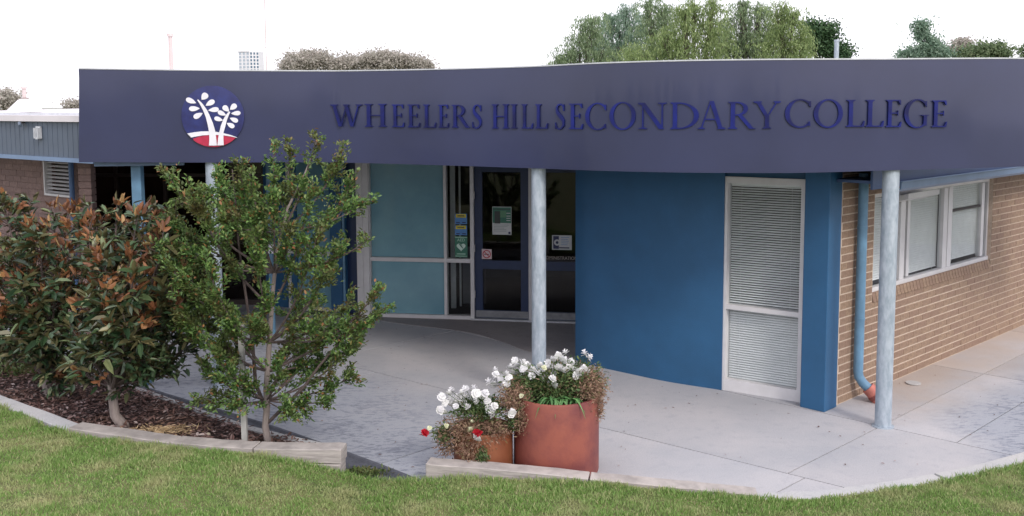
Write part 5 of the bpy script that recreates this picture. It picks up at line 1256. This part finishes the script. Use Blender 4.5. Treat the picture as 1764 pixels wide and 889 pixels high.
far_tree('yellow-green weeping tree in the middle of the row above the fascia', 1195, 33, 0, [(1100, 88, 30, 16), (1150, 66, 26, 22), (1182, 56, 34, 28), (1196, 8, 20, 16), (1226, 36, 24, 28), (1228, 2, 12, 12), (1170, 86, 34, 16), (1235, 80, 26, 20), (1176, 20, 12, 12)], wil2)
far_tree('grey-green tree with a bare twiggy patch right of the middle', 1290, 36, 0, [(1245, 50, 22, 26), (1324, 48, 20, 26), (1284, 34, 24, 28), (1300, 68, 36, 26), (1262, 74, 28, 22), (1310, 14, 16, 14), (1278, 6, 10, 8)], wil, twn=14)
far_tree('bright yellow-green weeping tree beside the dark green one', 1350, 34, 0, [(1350, 38, 26, 30), (1335, 80, 36, 22), (1370, 76, 24, 24), (1346, 10, 13, 12), (1388, 66, 13, 26), (1366, 24, 10, 10)], wil2)
far_tree('dark green rounded tree at the right end of the row above the fascia', 1415, 42, 0, [(1412, 70, 24, 28), (1430, 84, 26, 18), (1402, 50, 16, 14), (1450, 92, 14, 12), (1425, 52, 14, 10)], dkg, False)
far_tree('sparse blue-green tree above the right part of the fascia', 1592, 50, 0, [(1590, 90, 26, 14), (1604, 76, 13, 9), (1570, 96, 16, 6), (1586, 46, 6, 7), (1588, 62, 5, 5), (1620, 94, 16, 9)], wil3, False)
far_tree('rounded mid-green tree right of the sparse one near the right corner', 1690, 50, 0, [(1690, 88, 26, 14), (1712, 90, 20, 12), (1664, 94, 20, 10), (1726, 96, 12, 6)], mdg, False)
far_tree('small twiggy tree between the sparse and the rounded tree at right', 1652, 54, 0, [(1650, 84, 10, 12), (1660, 76, 7, 8)], plg, False, twn=14)
far_tree('green tree cut by the right edge of the picture above the fascia', 1775, 52, 0, [(1775, 92, 16, 12)], mdg, False)
gl_ = 'pale trees far behind the fascia left of the lettering'
for i, (px, lab, sp) in enumerate([(530, 'pale grey-green tree just right of the distant tower', [(525, 108, 30, 14), (545, 102, 18, 10), (503, 114, 16, 8)]), (600, 'low pale tree in the middle of the three far trees behind the fascia', [(595, 110, 18, 10), (575, 114, 14, 7)]),
                                   (655, 'wide pale grey-green tree above the word HILL\'s left', [(640, 106, 24, 14), (675, 106, 26, 13), (710, 110, 20, 10), (730, 116, 12, 6)])]):
    far_tree(lab if i != 2 else 'widest of the three pale far trees, above the first letters of the sign', px, 85, 0, sp, plg, False)
far_tree('pale tree behind the roof at the left edge of the picture', 8, 70, 0, [(5, 172, 26, 14), (24, 180, 14, 8)], plg, False)
far_tree('tip of a pale tree just left of the end of the fascia', 128, 80, 0, [(130, 184, 14, 5)], plg, False)
# woods behind the camera that the glossy fascia mirrors
V_ = []
for i in range(90):
    x = -95 + i * 2.3 + random.uniform(-1, 1); y = -62 + random.uniform(-5, 5); h = random.choice([2.7, 3.0, 3.4, 3.9, 4.6]) + random.uniform(-.3, .3); n_ = 420
    q = unit(rng.normal(size=(n_, 3))) * rng.uniform(.4, 1, (n_, 1)); P_ = q * (1.9, 1.9, h * .5) + (x, y, h * .5)
    V_.append(diaverts(P_, rng.normal(size=(n_, 3)), rng.uniform(.6, 1.1, n_), rng.uniform(.4, .8, n_)))
wb = npmesh('woodland', np.concatenate(V_), DIA, dkg); tag(wb, 'belt of trees across the lawn facing the building', 'woodland', kind='stuff')

# repeats share a group phrase
GR = {'timber_sleeper': 'timber sleepers edging the lawn', 'garden_kerb': 'concrete kerb pieces around the bed and lawn', 'venetian_blind': 'slatted blinds in the office windows',
      'magnolia_tree': 'magnolias in the mulch bed', 'flower_pot': 'round flower pots by the entrance', 'flowering_plant': 'white flowering plants in the pots',
      'background_tree': 'trees standing beyond the building', 'sticker': 'stickers on the narrow side window', 'roof_flue': 'flue pipes above the roofs'}
for o in list(col.objects):
    k = o.name.split('.')[0]
    if o.parent is None and k in GR: o['group'] = GR[k]
